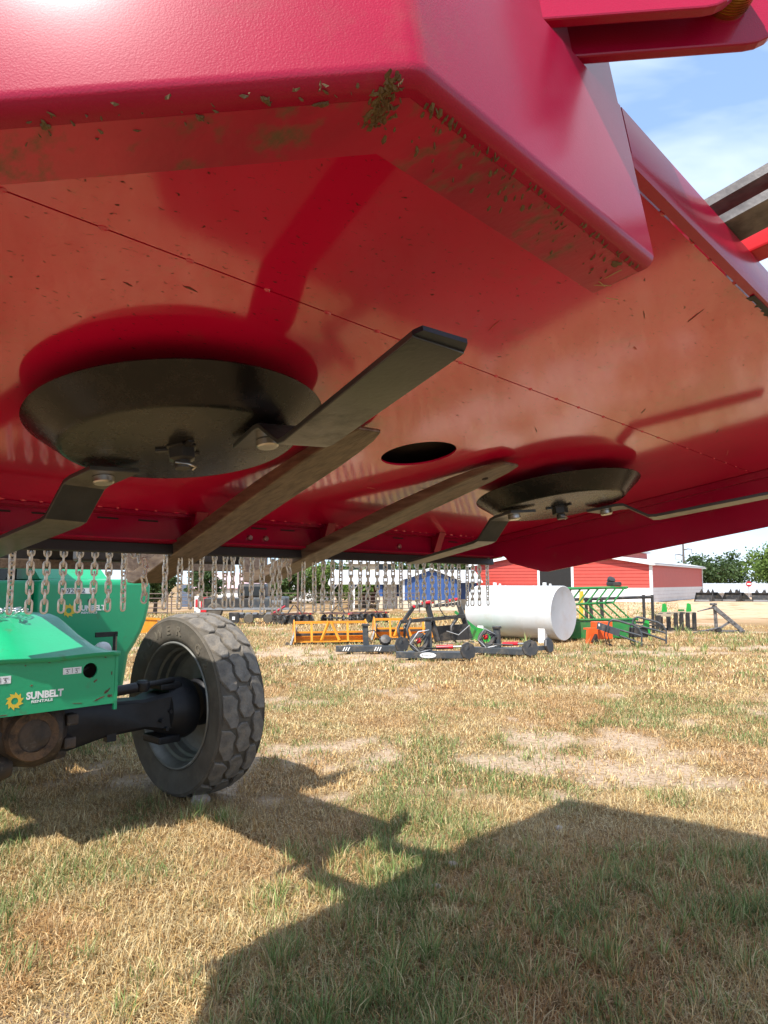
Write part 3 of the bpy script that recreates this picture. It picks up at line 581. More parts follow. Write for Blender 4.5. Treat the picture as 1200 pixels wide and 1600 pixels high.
# front plate with a round hole
cxh, czh, rh = 1.045, 0.995, 0.041
n = 32; angs = sorted([2 * math.pi * i / n for i in range(n)] + [math.atan2(b - czh, a - cxh) % (2 * math.pi) for a in (hx(-1), hx(1)) for b in (hz0, hz1)])
ring = [(cxh + rh * math.cos(a), czh + rh * math.sin(a)) for a in angs]
def hit(a):
    dx, dy = math.cos(a), math.sin(a); k = 1e9
    if dx > 1e-9: k = min(k, (hx(1) - cxh) / dx)
    if dx < -1e-9: k = min(k, (hx(-1) - cxh) / dx)
    if dy > 1e-9: k = min(k, (hz1 - czh) / dy)
    if dy < -1e-9: k = min(k, (hz0 - czh) / dy)
    return (cxh + dx * k, czh + dy * k)
outr = [hit(a) for a in angs]; n = len(angs); vs = []
for y in (hb, hb + 0.012): vs += [(x, y, z) for x, z in ring] + [(x, y, z) for x, z in outr]
fs = []
for i in range(n):
    j = (i + 1) % n; fs += [(i, j, n + j, n + i), (2 * n + i, 3 * n + i, 3 * n + j, 2 * n + j), (i, 2 * n + i, 2 * n + j, j), (n + i, n + j, 3 * n + j, 3 * n + i)]
hood = MB().add(vs, fs).build('front_plate', 'green', tele)
MB().box(hx(1) - 0.016, hx(1) + 0.001, hb - 0.003, hb + 0.02, hz0 - 0.035, hz1 - 0.012).build('edge_strip', 'green', hood)
MB().box(hx(-1) + .03, hx(1) - .03, hb + 0.10, hb + 0.11, hz0, hz1 - .01).build('inner_panel', 'hollow', hood)
MB().tube([(1.01, hb + .06, .97), (1.03, hb + .05, 1.0), (1.06, hb + .06, 1.01)], .012, 6).build('hose', 'hose', hood, 60)
# top cover: front lip, slope, flat, sloped shoulders, slightly dented front edge
def hoodtop():
    rows = []; N = 14
    prof = [(hb - 0.012, hz1 - 0.018, 0.350, 0.0), (hb - 0.012, hz1 + 0.006, 0.350, 0.0), (hb + 0.03, hz1 + 0.022, 0.345, 0.02), (hb + 0.30, 1.205, 0.345, .16), (hb + 0.48, 1.272, 0.345, .19), (hb + 0.60, 1.288, 0.345, .19), (hb + 1.5, 1.30, 0.345, .19)]
    for (y, z, hw, sh) in prof:
        row = []
        for i in range(N + 1):
            u = -1 + 2 * i / N; x = CA + u * hw; zz = z
            if sh: 
                k = max(0, (abs(u) - 0.62) / 0.38); zz = z - sh * 0.85 * k
            yy = y
            if z < hz1 + 0.03: yy += 0.006 * math.sin(u * 5) - 0.012 * math.exp(-((u - 0.05) / 0.25) ** 2) * 0.5; zz -= 0.007 * math.exp(-((u + 0.05) / 0.5) ** 2)
            row.append((x, yy, zz))
        rows.append(row)
    mb = MB(); vs = [p for r in rows for p in r]; k = N + 1
    fs = [(a * k + i, a * k + i + 1, (a + 1) * k + i + 1, (a + 1) * k + i) for a in range(len(rows) - 1) for i in range(N)]
    return mb.add(vs, fs)
ht = hoodtop().build('hood', 'green', tele, 28)
sd = ht.modifiers.new('thick', 'SOLIDIFY'); sd.thickness = 0.008; sd.offset = -1
for s in (-1, 1): MB().box(*sorted((hx(s), hx(s) - s * .012)), hb + .012, hb + 1.5, hz0, 1.07).build('side_panel', 'green', tele)
MB().box(hx(-1) + .02, hx(1) - .02, hb + .3, hb + 1.5, hz0 - .02, hz0 + .02).build('belly_plate', 'greasy', tele)
# decals on the front plate
def gear(name, x, z, r, y, parent):
    pts = []; k = 10
    for i in range(k):
        a = 2 * math.pi * i / k
        pts += [(x + r * math.cos(a + .28), z + r * math.sin(a + .28)), (x + r * .70 * math.cos(a + .34), z + r * .70 * math.sin(a + .34))]
    hp = [(x + r * .38 * math.cos(math.atan2(q - z, p - x)), z + r * .38 * math.sin(math.atan2(q - z, p - x))) for p, q in pts]
    n = len(pts); vs = [(p, y, q) for p, q in pts] + [(p, y, q) for p, q in hp]
    MB().add(vs, [(i, (i + 1) % n, n + (i + 1) % n, n + i) for i in range(n)]).build(name, 'yellow_decal', parent)
gear('sun_emblem', 0.655, 0.875, 0.046, hb - 0.0015, hood)
text('lettering', 'SUNBELT', 0.050, 'white', hood, (0.712, hb - 0.001, 0.876), bold=0.0022, ext=.0004, sx=0.92)
text('lettering', 'RENTALS', 0.0185, 'white', hood, (0.737, hb - 0.001, 0.855), bold=0.0006, ext=.0004, sx=1.45)
def plate_decal(x0, x1, z0, z1, parent, y):
    o = MB().box(x0, x1, y - 0.0012, y - 0.0004, z0, z1).build('instruction_decal', 'white', parent)
    w = (x1 - x0); h = (z1 - z0); m = MB()
    for k in range(2):
        xa = x0 + w * (0.12 + .5 * k); yy = y - .0018
        m.tube([(xa, yy, z0 + h * .75), (xa + w * .26, yy, z0 + h * .75)], .0012, 4)
        m.tube([(xa + w * .1 + .006 * math.cos(t), yy, z0 + h * .30 + .007 * math.sin(t)) for t in np.linspace(-2.6, 2.2, 9)], .0014, 4)
        m.tube([(xa + w * .1, yy, z0 + h * .42), (xa + w * .12, yy, z0 + h * .7)], .0011, 4)
    m.tube([(x0 + w * .5, y - .0018, z0 + .004), (x0 + w * .5, y - .0018, z1 - .004)], .0009, 4)
    m.build('pictogram', 'ink', o)
plate_decal(0.53, 0.632, 0.967, 1.005, hood, hb)
plate_decal(0.895, 0.995, 0.985, 1.020, hood, hb)
def vsmear(x, z, l, w, a, seed, y=hb - .0006, parent=hood, m='rustring'):
    o = smear('rust_patch', x, -z, 0, l, w, a, m, parent, seed, .0008); o.location = (0, y, 0); o.rotation_euler = (R(-90), 0, 0)
for k, (x_, z_, l_, w_, a_) in enumerate(((1.075, .935, .020, .007, -.5), (1.15, .875, .030, .008, -.6), (1.10, .835, .035, .006, -.3), (1.165, .845, .018, .010, 0), (1.045, .955, .010, .004, 0), (.735, .945, .008, .005, 0), (.70, 1.05, .006, .003, 0), (.98, .825, .03, .003, .1), (1.13, 1.06, .008, .004, .4), (.60, .81, .03, .004, 0), (.82, 1.055, .012, .002, 0), (1.17, .97, .004, .012, 0))): vsmear(x_, z_, l_, w_, a_, 200 + k)
# ---- rear cowl with fleet number, fender and window at left
co = []
def cowlshape():
    y0, y1 = 4.20, 6.3; z0, z1 = 0.62, 1.505
    prof = [(1.38, z0), (1.38, z1), (2.24, z1), (2.28, z1 - .02), (2.295, z1 - .06), (2.29, z1 - .22), (2.265, z1 - .34), (2.225, z1 - .44), (2.175, z1 - .53), (2.12, z1 - .61), (2.08, z0)]
    n = len(prof); vs = [(x, y, z) for y in (y0, y1) for x, z in prof]
    return MB().add(vs, [tuple(range(n)), tuple(reversed(range(n, 2 * n)))] + [(i, n + i, n + (i + 1) % n, (i + 1) % n) for i in range(n)])
cowl = cowlshape().build('engine_cowl', 'green', tele, 30)
bv = cowl.modifiers.new('bevel', 'BEVEL'); bv.width = 0.045; bv.segments = 4; bv.limit_method = 'ANGLE'; bv.angle_limit = R(50)
MB().add([(x, y, z) for x in (1.40, 1.93) for y, z in ((4.25, 1.507), (4.40, 1.60), (4.55, 1.65), (6.2, 1.68), (6.2, 1.507))], [(i, (i + 1) % 5, 5 + (i + 1) % 5, 5 + i) for i in range(5)] + [tuple(range(5)), tuple(range(9, 4, -1))]).build('cowl_lid', 'green', cowl, 30)
MB().box(1.54, 1.80, 4.1965, 4.1985, 1.392, 1.437).build('number_plate', 'white', cowl)
text('lettering', '692962', 0.052, 'ink', cowl, (1.552, 4.1955, 1.397), ext=.0004, sx=1.12)
gear('sun_emblem', 1.605, 1.265, 0.055, 4.1975, cowl)
text('lettering', 'SUNBELT', 0.056, 'white', cowl, (1.675, 4.1978, 1.262), bold=0.0024, ext=.0004, sx=0.95)
text('lettering', 'RENTALS', 0.021, 'white', cowl, (1.70, 4.1978, 1.238), bold=0.0006, ext=.0004, sx=1.5)
MB().lathe([(0.0, 0.002), (0.016, 0.002), (0.016, 0.0)], 16, Tm((1.765, 4.199, 1.335), rx=R(90))).build('keyhole', 'ink', cowl)
MB().box(0.95, 1.375, 4.3, 6.2, 0.70, 1.495, bev=0.02).build('fender', 'green', tele)
wf = MB(); wf.box(0.95, 1.36, 4.6, 4.62, 1.50, 1.66); wo = wf.build('cab_window', 'glass', tele)
MB().box(0.90, 0.95, 4.58, 6.0, 1.50, 2.5).build('cab_post', 'black', tele); MB().box(-.2, .95, 4.6, 6.0, 1.2, 2.55, bev=.05).build('cab', 'black', tele)
MB().tube([(1.33, 4.66, 1.50), (1.34, 4.62, 1.62), (1.30, 4.62, 1.68)], .012, 8).build('window_trim', 'galvpole', tele, 60)
# chassis rails and a black bracket by the wheel with a work lamp
MB().box(0.60, 1.12, 3.3, 6.6, 0.62, 0.85, bev=.01).build('chassis', 'black_axle', tele)
br = MB().bar((1.60, 3.62, 0.80), (1.60, 3.62, 1.10), .035, .02).bar((1.45, 3.62, 1.10), (1.615, 3.62, 1.10), .02, .035).bar((1.45, 3.62, .80), (1.615, 3.62, .80), .02, .05).build('lamp_bracket', 'black', tele, None, (.17, .15, 0))
MB().lathe([(0.0, 0.02), (0.05, 0.012), (0.062, 0.0), (0.06, -0.03), (0.03, -0.05)], 20, Tm((1.49, 3.57, .99), rx=R(90))).build('lamp', 'white', br, 40)
# ---- front axle
ax = MB(); ZA = 0.63; AB = 3.10
sec = [(0.92, .155, .115), (1.12, .145, .115), (1.35, .105, .095), (1.62, .095, .09), (1.72, .12, .13), (1.80, .13, .145)]
vs = []
for x, hh, ww in sec: vs += [(x, AB + sx * ww, ZA + sz * hh) for sx, sz in ((-1, -.8), (-.8, -1), (.8, -1), (1, -.8), (1, .8), (.8, 1), (-.8, 1), (-1, .8))]
fs = [(i * 8 + j, i * 8 + (j + 1) % 8, (i + 1) * 8 + (j + 1) % 8, (i + 1) * 8 + j) for i in range(len(sec) - 1) for j in range(8)]
for s in (1, -1):
    T_ = Matrix.Identity(4) if s > 0 else (Matrix.Translation((2 * CA, 0, 0)) @ Matrix.Scale(-1, 4, (1, 0, 0)))
    axl = MB().add(vs, fs, T_).build('axle_beam', 'black_axle', tele, 40)
    MB().box(1.36, 1.42, AB - .09, AB - .04, ZA - .135, ZA - .08, T_).build('axle_lug', 'black_axle', axl)
    kn = MB().lathe([(0.0, -.11), (.12, -.11), (.17, -.09), (.195, -.02), (.205, .06), (.19, .10), (.0, .10)], 28, T_ @ Tm((1.86, AB, ZA)) @ AX).build('steering_knuckle', 'black_axle', axl, 35)
    k2 = MB(); k2.box(1.70, 1.86, AB - .12, AB + .10, ZA + .145, ZA + .185, T_, bev=.012); k2.build('kingpin_yoke', 'black_axle', axl); k2 = MB(); k2.box(1.70, 1.86, AB - .12, AB + .10, ZA - .205, ZA - .155, T_, bev=.012); k2.build('kingpin_yoke', 'black_axle', axl)
    for q in range(5): MB().tube([T_ @ Vector((1.80 + .1 * math.cos(q), AB - .13 + .01 * q, ZA + .12 - .055 * q)), T_ @ Vector((1.80 + .1 * math.cos(q), AB - .16, ZA + .12 - .055 * q))], .014, 6).build('bolt', 'black_axle', axl, 40)
    MB().tube([T_ @ Vector(p) for p in ((1.05, AB - .17, .80), (1.42, AB - .165, .815), (1.50, AB - .16, .82))], .032, 14).build('steering_cylinder', 'black_axle', axl, 40)
    MB().tube([T_ @ Vector(p) for p in ((1.50, AB - .16, .82), (1.80, AB - .10, .835))], .018, 10).build('tie_rod', 'black_axle', axl, 40)
    MB().lathe([(0, -.035), (.035, -.035), (.045, -.015), (.045, .02), (.03, .035), (0, .035)], 14, T_ @ Tm((1.55, AB - .155, .825))).build('ball_joint', 'black_axle', axl, 40)
df = MB().lathe([(0.0, -.20), (.08, -.20), (.115, -.16), (.19, -.05), (.215, .06), (.20, .16), (.12, .22), (0, .22)], 28, Tm((0.87, AB - .02, ZA)) @ AX).build('differential', 'greasy', tele, 35)
MB().lathe([(.088, -.012), (.09, -.03), (.135, -.03), (.14, -.02), (.145, .10)], 28, Tm((0.87, AB - .20, ZA), rx=R(-90))).build('pinion_flange', 'rustring', df, 30)
MB().lathe([(0, -.018), (.06, -.022), (.088, -.014), (.09, .05)], 24, Tm((0.87, AB - .20, ZA), rx=R(-90))).build('pinion_cover', 'greasy', df, 30)
MB().box(0.72, 1.02, AB - .17, AB + .1, ZA + .02, ZA + .20, bev=.02).build('axle_mount', 'rustring', df)
for (x_, z_) in ((.60, .62), (.66, .52), (1.10, .68), (1.09, .55)): MB().box(x_ - .035, x_ + .035, AB - .19, AB - .09, z_ - .032, z_ + .032, bev=.012).build('mud_lump', 'greasy', df)
MB().lathe([(0, -.06), (.06, -.055), (.085, 0), (.07, .06), (0, .075)], 14, Tm((.74, AB - .06, .46)) @ AX).build('sump', 'greasy', df, 40)
MB().box(0.62, 1.12, AB - .10, AB + .12, .44, .55, bev=.04).build('lower_housing', 'greasy', df)
# ---- wheels
TR, TW = 0.636, 0.176
def crown(t): return TR - 0.004 - 0.030 * (abs(t) / TW) ** 4
tprof = [(.425, -.165), (.44, -.195), (.475, -.212), (.53, -.2165), (.575, -.214), (.586, -.217), (.592, -.211), (.605, -.207)] + [(crown(t) - .017, t) for t in (-.158, -.12, -.06, 0, .06, .12, .158)] + [(.605, .207), (.592, .211), (.575, .214), (.53, .2165), (.475, .212), (.44, .195), (.425, .165)]
KW = 176 / 215
tprof = [(r_, t_ * KW if abs(t_) > .2 or r_ < .5 else t_) for r_, t_ in tprof]
tyre_me = MB().lathe(tprof, 72, AX).mesh('wheel', 'tyre', 38)
rprof = [(.415, -.172), (.432, -.182), (.436, -.196), (.428, -.204), (.419, -.198), (.412, -.175), (.398, -.150), (.392, -.10), (.375, -.085), (.372, -.03), (.355, -.018), (.352, .045), (.335, .065), (.25, .085), (.20, .075), (.16, .07), (.16, .09), (.30, .115), (.37, .10), (.395, .15), (.43, .20), (.425, .17)]
rim_me = MB().lathe([(r_, t_ * KW) for r_, t_ in rprof], 64, AX).mesh('rim', 'rim', 32)
NB = 17; circ = 2 * math.pi / NB
SHEAR = 0.42
def block(poly, ang0):
    poly = [(t * KW, s_ + SHEAR * (t if abs(t) < .1 else math.copysign(.1, t) + (t - math.copysign(.1, t)) * 1.6)) for t, s_ in poly]
    """polygon (t across, s along, in metres) lifted off the carcass; the top is drawn in a little"""
    n = len(poly); cx = sum(p[0] for p in poly) / n; cy = sum(p[1] for p in poly) / n
    pts = []
    for i in range(n):
        a = poly[i]; b = poly[(i + 1) % n]; pts += [a, ((a[0] + b[0]) / 2, (a[1] + b[1]) / 2)]
    n = len(pts); lay = []
    for k, (sc_, dr) in enumerate(((1.0, -.020), (0.985, -.005), (0.93, 0.0))):
        for t, s in pts:
            t2 = cx + (t - cx) * sc_; s2 = cy + (s - cy) * sc_; r = crown(t2) + dr; a = s2 / TR; lay.append((t2, r * math.cos(a), r * math.sin(a)))
    rc = crown(cx) + .001; lay.append((cx, rc * math.cos(cy / TR), rc * math.sin(cy / TR)))
    fs = [(k * n + i, k * n + (i + 1) % n, (k + 1) * n + (i + 1) % n, (k + 1) * n + i) for k in range(2) for i in range(n)] + [(2 * n + i, 2 * n + (i + 1) % n, 3 * n) for i in range(n)]
    return MB().add(lay, fs).mesh('tread_block', 'tread', 40)
P = TR * circ; g = 0.0045
def hexa(t0, t1, t2, t3, sh):
    return [(t0 + g, -P * .32 + g), (t0 + g, P * .30 - g), (t1, P * .5 - g), (t2, P * .5 - g + sh), (t3 - g, P * .30 + sh - g), (t3 - g, -P * .32 + sh + g), (t2, -P * .5 + g + sh), (t1, -P * .5 + g)]
blk_c = block([(-.090 + g, -P * .16), (-.060 + g, P * .05), (-.070 + g, P * .30), (-.02, P * .5 - g), (.045 - g, P * .40 - g), (.090 - g, P * .16), (.060 - g, -P * .05), (.070 - g, -P * .30), (.02, -P * .5 + g), (-.045 + g, -P * .40 + g)], 0)
blk_l = block([(-.205, -P * .30 + g), (-.205, P * .30 - g), (-.14, P * .50 - g), (-.080 - g, P * .34), (-.062 - g, P * .10), (-.092 - g, -P * .20), (-.075 - g, -P * .44), (-.13, -P * .50 + g)], 0)
blk_r = block([(.205, -P * .30 + g), (.205, P * .30 - g), (.13, P * .50 - g), (.075 + g, P * .44), (.092 + g, P * .20), (.062 + g, -P * .10), (.080 + g, -P * .34), (.14, -P * .50 + g)], 0)
M['letter'] = mat('raised_lettering', (0.12, 0.10, 0.072), 0.8)
letters = [(c_, text_mesh(c_, .10, .003, .002, 0, 'CENTER')) for c_ in 'POWER G2']
for c_, me in letters: me.materials.clear(); me.materials.append(M['letter'])
for wi, (wx, wy, s) in enumerate(((2.085, 3.20, 1), (2 * CA - 2.085, 3.20, -1), (2.085, 6.55, 1), (2 * CA - 2.085, 6.55, -1))):
    w_ = link('wheel', tyre_me, tele, (wx, wy, TR + tz(*(Matrix.Translation(F0) @ Matrix.Rotation(TA, 4, 'Z') @ Vector((wx, wy, 0))).xy) - 0.004)); w_.rotation_euler = (R(4 + 37 * wi), 0, 0)
    if s < 0: w_.rotation_euler = (R(11), 0, math.pi)
    link('rim', rim_me, w_)
    MB().lathe([(0, .0), (.14, .0), (.165, .03), (.165, .12), (.15, .16), (.09, .20), (0, .20)], 24, AX).build('hub', 'black_axle', w_, 35)
    if wi < 2 or wi == 2:
        for k in range(NB):
            for me, off in ((blk_c, 0.0), (blk_l, 0.5), (blk_r, 0.5)):
                b_ = link('tread_block', me, w_, rot=((k + off) * circ + random.uniform(-.006, .006), 0, 0)); b_.scale = (random.uniform(.97, 1.0), *([random.uniform(.993, 1.004)] * 2))
    if wi == 0:
        for k, (c_, me) in enumerate(letters):
            if c_ == ' ': continue
            a = R(-52 + 15 * k) - w_.rotation_euler.x
            # letters stand on the inner side wall, tops outwards
            lt = link('raised_letter', me, w_)
            lt.matrix_local = Matrix.Rotation(a, 4, 'X') @ Matrix.Translation((-.1765, 0, .487)) @ Matrix(((0, 0, -1, 0), (-1, 0, 0, 0), (0, 1, 0, 0), (0, 0, 0, 1)))
            lt.scale = (1.0, 0.85, 1)
# ---- carriage, forks, boom
cr = MB().box(0.42, 1.86, 2.42, 2.48, 1.549, 1.598, bev=.004).build('cross_bar', 'fork', tele)
MB().box(0.35, 1.86, 2.485, 2.54, 1.585, 2.05, bev=.01).build('boom_head', 'black', tele)
MB().box(0.40, 1.30, 1.36, 1.41, 1.56, 1.95, bev=.01).build('carriage_plate', 'black', tele)
MB().add([(CA + sx * .25, y, z + sz) for y, z in ((1.415, 1.61), (2.5, 1.69), (6.6, 2.2)) for sx, sz in ((-1, 0), (1, 0), (1, .36), (-1, .36))], [(i * 4 + j, i * 4 + (j + 1) % 4, i * 4 + 4 + (j + 1) % 4, i * 4 + 4 + j) for i in range(2) for j in range(4)] + [(0, 1, 2, 3), (11, 10, 9, 8)]).build('boom', 'black', tele)
def fork(tip, heel, w=0.127):
    tip = Vector(tip); heel = Vector(heel); d = (heel - tip).normalized(); up = Vector((0, 0, 1)); sx = d.cross(up).normalized(); up = sx.cross(d)
    if sx.x > 0: sx = -sx                                # sx points to -x (left edge)
    st = [(0.0, .55, .010, .30), (.012, .62, .013, .20), (.05, .80, .019, .10), (.12, .93, .026, .03), (.22, 1.0, .033, 0), (.45, 1.0, .042, 0), ((heel - tip).length, 1.0, .048, 0)]
    Ld = (heel - tip).length; vs = []
    for x, ww, t_, sk in st:
        c_ = tip + d * x + sx * (w / 2)
        for s_, zt in ((-1, 0), (1, 0), (1, 1), (-1, 1)): vs.append(c_ + sx * (s_ * w / 2 * ww) + up * (zt * t_))
    # heel bend and shank
    hb_ = heel + d * .06
    for s_, zt in ((-1, 0), (1, 0), (1, 1), (-1, 1)): vs.append(hb_ + sx * (w / 2) + sx * (s_ * w / 2) + (up * .02 + d * .0 if zt == 0 else up * .06 - d * .02))
    tp = heel + d * .075 + up * .62
    for s_, zt in ((-1, 0), (1, 0), (1, 1), (-1, 1)): vs.append(tp + sx * (w / 2) + sx * (s_ * w / 2) - d * (.045 * zt))
    m_ = len(st) + 2
    fs = [(i * 4 + j, i * 4 + (j + 1) % 4, (i + 1) * 4 + (j + 1) % 4, (i + 1) * 4 + j) for i in range(m_ - 1) for j in range(4)] + [(3, 2, 1, 0), tuple(range(m_ * 4 - 4, m_ * 4))]
    o = MB().add([TI @ v for v in vs], fs).build('fork', 'fork', tele)
    b_ = o.modifiers.new('bevel', 'BEVEL'); b_.width = .004; b_.segments = 2; b_.limit_method = 'ANGLE'; b_.angle_limit = R(30); return o, d, sx, up
f1, d1, s1, u1 = fork((0.512, -0.135, 0.012), (0.682, 1.25, -0.134))
f2, d2, s2, u2 = fork((1.172, -0.115, 0.012), (1.229, 1.25, -0.134))
tp2 = Vector((1.172, -0.115, 0.012)) + d2 * .115 + s2 * .06
hole_m = MB().tube([TI @ (tp2 - u2 * .0015), TI @ (tp2 + u2 * .004)], .0105, 14).build('pin_hole', 'hollow', f2)
# ---- loose bright chain heaped on the hood
pc_ = empty('tow_chain', (Matrix.Translation(F0) @ Matrix.Rotation(TA, 4, 'Z')) @ Vector((0.79, 3.22, 1.292)), TA, 'heap of bright silver chain lying on the green hood', 'chain')
sl_me = link_me.copy(); sl_me.materials.clear(); sl_me.materials.append(M['shiny'])
for k in range(46):
    lo = link('chain_link', sl_me, pc_, (random.gauss(-.02, .075), random.gauss(0, .10), .008 + abs(random.gauss(0, .016))), (R(90) + random.uniform(-.6, .6), random.uniform(-.6, .6), random.uniform(0, 6.3))); lo.scale = (1.25, 1.25, 1.25)

# ================================================================== BUILDINGS
def wbox(name, m, parent, x0, x1, y0, y1, z0, z1, **k): return MB().box(x0, x1, y0, y1, z0, z1).build(name, m, parent, **k)
# ---- red barn: gable to the left, long low side to the right
bz = -0.02
barn = empty('red_barn', (20.0, 53.3, bz), R(-35), 'red metal barn with white wainscot, white trim and an open dark doorway', 'barn')
# local: the gable wall runs to -x, the side wall runs back along +y
EV = 2.92; GW = 15.2; WS = 1.10; DP = 18.0; rise = 1.30
GT = Matrix(((1, 0, 0, 0), (0, 0, -1, 0), (0, 1, 0, 0), (0, 0, 0, 1)))
MB().prism([(-GW, 0), (0, 0), (0, EV), (-GW / 2, EV + rise), (-GW, EV)], -DP, -0.10, GT).build('wall', 'barnred', barn)
D0, D1, DH = -8.95, -6.1, 3.6
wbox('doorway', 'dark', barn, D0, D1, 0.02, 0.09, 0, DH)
def boxy(pts): return MB().add(pts, [(0, 1, 2, 3), (7, 6, 5, 4), (0, 4, 5, 1), (1, 5, 6, 2), (2, 6, 7, 3), (3, 7, 4, 0)])
for seg in ((-GW, D0 - .1), (D1 + .1, 0)):
    for k in range(12):
        z0 = WS + k * 0.265; z1 = z0 + 0.255; xa, xb = seg
        if z1 > EV:
            lim = GW / 2 * (1 - (z1 - EV) / rise); xa = max(xa, -GW / 2 - lim); xb = min(xb, -GW / 2 + lim)
        if xb - xa < .3: continue
        boxy([(x, y, z) for x in (xa, xb) for y, z in ((0.095, z0), (0.03, z0 + .01), (0.06, z1), (0.095, z1))]).build('siding_board', 'barnred', barn)
    for k in range(4): wbox('wainscot_board', 'barnwhite', barn, seg[0], seg[1], 0.05 + .004 * (k % 2), 0.098, 0.02 + k * .275, 0.02 + k * .275 + .265)
for k in range(7): wbox('siding_board', 'barnred', barn, 0.002, 0.03 + .012 * (k % 2), 0.12, DP, WS + k * .262, WS + k * .262 + .255)
for k in range(4): wbox('wainscot_board', 'barnwhite', barn, 0.002, 0.03 + .012 * (k % 2), 0.12, DP, .02 + k * .275, .02 + k * .275 + .265)
wbox('corner_trim', 'barnwhite', barn, -.14, .075, -.02, .115, 0, EV + .02); wbox('corner_trim', 'barnwhite', barn, .045, .09, DP - .15, DP + .05, 0, EV)
for x_ in (D0, D1): wbox('door_trim', 'barnwhite', barn, x_ - .1, x_ + .1, 0.0, .1, 0, DH + .2)
for xb in (0.3, -GW - .3):
    xa = -GW / 2; za, zb_ = EV + rise + .06, EV + .06 - rise * .3 / (GW / 2)
    boxy([(xa, -.3, za), (xb, -.3, zb_), (xb, DP + .3, zb_), (xa, DP + .3, za), (xa, -.3, za + .05), (xb, -.3, zb_ + .05), (xb, DP + .3, zb_ + .05), (xa, DP + .3, za + .05)]).build('roof', 'roofwhite', barn)
    boxy([(xa, -.34, za - .16), (xb, -.34, zb_ - .16), (xb, -.31, zb_ - .16), (xa, -.31, za - .16), (xa, -.34, za + .07), (xb, -.34, zb_ + .07), (xb, -.31, zb_ + .07), (xa, -.31, za + .07)]).build('barge_board', 'barnwhite', barn)
wbox('gutter', 'barnwhite', barn, .26, .38, -.3, DP + .3, EV - .14, EV - .02)
mn = wbox('roof_monitor', 'barnred', barn, -11.5, -3.7, 1.3, 13.0, 3.2, 4.15)
wbox('monitor_roof', 'roofwhite', barn, -11.8, -3.4, 1.0, 13.3, 4.155, 4.32)
for k in range(3): wbox('board', 'barnred', mn, -3.698, -3.67 + .01 * (k % 2), 1.32, 12.98, 3.35 + k * .26, 3.35 + k * .26 + .25)
# ---- long grey roofed shed at the right
sz_ = 0
shed = empty('long_shed', (32.3, 72, 0.0), 0, 'long low shed with grey corrugated roof beyond the row of black buckets', 'shed')
wbox('wall', 'barnwhite', shed, 0, 40, 0, 8, 0, .42)
MB().add([(-.3, -.5, .40), (40.3, -.5, .40), (40.3, 5, 1.32), (-.3, 5, 1.32), (-.3, -.5, .46), (40.3, -.5, .46), (40.3, 5, 1.38), (-.3, 5, 1.38)], [(0, 1, 2, 3), (7, 6, 5, 4), (0, 4, 5, 1), (1, 5, 6, 2), (2, 6, 7, 3), (3, 7, 4, 0)]).build('roof', 'roofgrey', shed)
for k in range(40): MB().bar((k * .9 - .2, -.5, .48), (k * .9 - .2, 5, 1.40), .06, .05).build('roof_rib', 'roofgrey', shed)
# ---- blue and white building with porch
hx0, hy0 = -4.05, 55.5; hz = tz(0, 56) 
hs_ = empty('blue_building', (hx0, hy0, hz), 0, 'blue sided building with white metal roof, white door and open porch', 'building')
wbox('wall', 'bluewall', hs_, 3.55, 11.4, 1.2, 9, 0.75, 2.2); wbox('stone_base', 'cream', hs_, 3.52, 11.43, 1.17, 9.03, 0, 0.75)
MB().add([(-.25, -.3, 2.05), (11.7, -.3, 2.05), (11.7, 5, 3.05), (-.25, 5, 3.05), (-.25, -.3, 2.13), (11.7, -.3, 2.13), (11.7, 5, 3.13), (-.25, 5, 3.13)], [(0, 1, 2, 3), (7, 6, 5, 4), (0, 4, 5, 1), (1, 5, 6, 2), (2, 6, 7, 3), (3, 7, 4, 0)]).build('roof', 'roofwhite', hs_)
MB().add([(-.25, 5.01, 3.05), (11.7, 5.01, 3.05), (11.7, 10, 2.0), (-.25, 10, 2.0), (-.25, 5.01, 3.13), (11.7, 5.01, 3.13), (11.7, 10, 2.08), (-.25, 10, 2.08)], [(0, 1, 2, 3), (7, 6, 5, 4), (0, 4, 5, 1), (1, 5, 6, 2), (2, 6, 7, 3), (3, 7, 4, 0)]).build('roof', 'roofwhite', hs_)
# projecting gable
gp_ = MB().prism([(5.55, .75), (9.5, .75), (9.5, 2.25), (7.5, 2.98), (5.55, 2.25)], -1.2, 0.9, Matrix(((1, 0, 0, 0), (0, 0, -1, 0), (0, 1, 0, 0), (0, 0, 0, 1)))).build('gable', 'bluewall', hs_)
gp_.location = (0, -1.6, 0)
for k in range(12): wbox('board', 'bluewall', gp_, 5.57 + k * .327, 5.57 + k * .327 + .30, -.925, -.90, .77, 2.22 + .70 * (1 - abs(5.72 + k * .327 - 7.5) / 2))
wbox('stone_base', 'cream', hs_, 5.5, 9.55, -2.55, -.35, 0, .75)
for s, xe in ((-1, 5.15), (1, 9.9)):
    MB().add([(7.5, -2.8, 3.08), (xe, -2.8, 2.14), (xe, 1, 2.14), (7.5, 1, 3.08), (7.5, -2.8, 3.17), (xe, -2.8, 2.23), (xe, 1, 2.23), (7.5, 1, 3.17)], [(0, 1, 2, 3), (7, 6, 5, 4), (0, 4, 5, 1), (1, 5, 6, 2), (2, 6, 7, 3), (3, 7, 4, 0)]).build('gable_roof', 'roofwhite', hs_)
wbox('corner_trim', 'barnwhite', hs_, 5.45, 5.58, -2.56, -2.40, .75, 2.25)
wbox('stone_pier', 'cream', hs_, 3.5, 3.95, -.1, .35, 0, 1.0); wbox('pier', 'bluewall', hs_, 3.52, 3.93, -.08, .33, 1.0, 2.05)
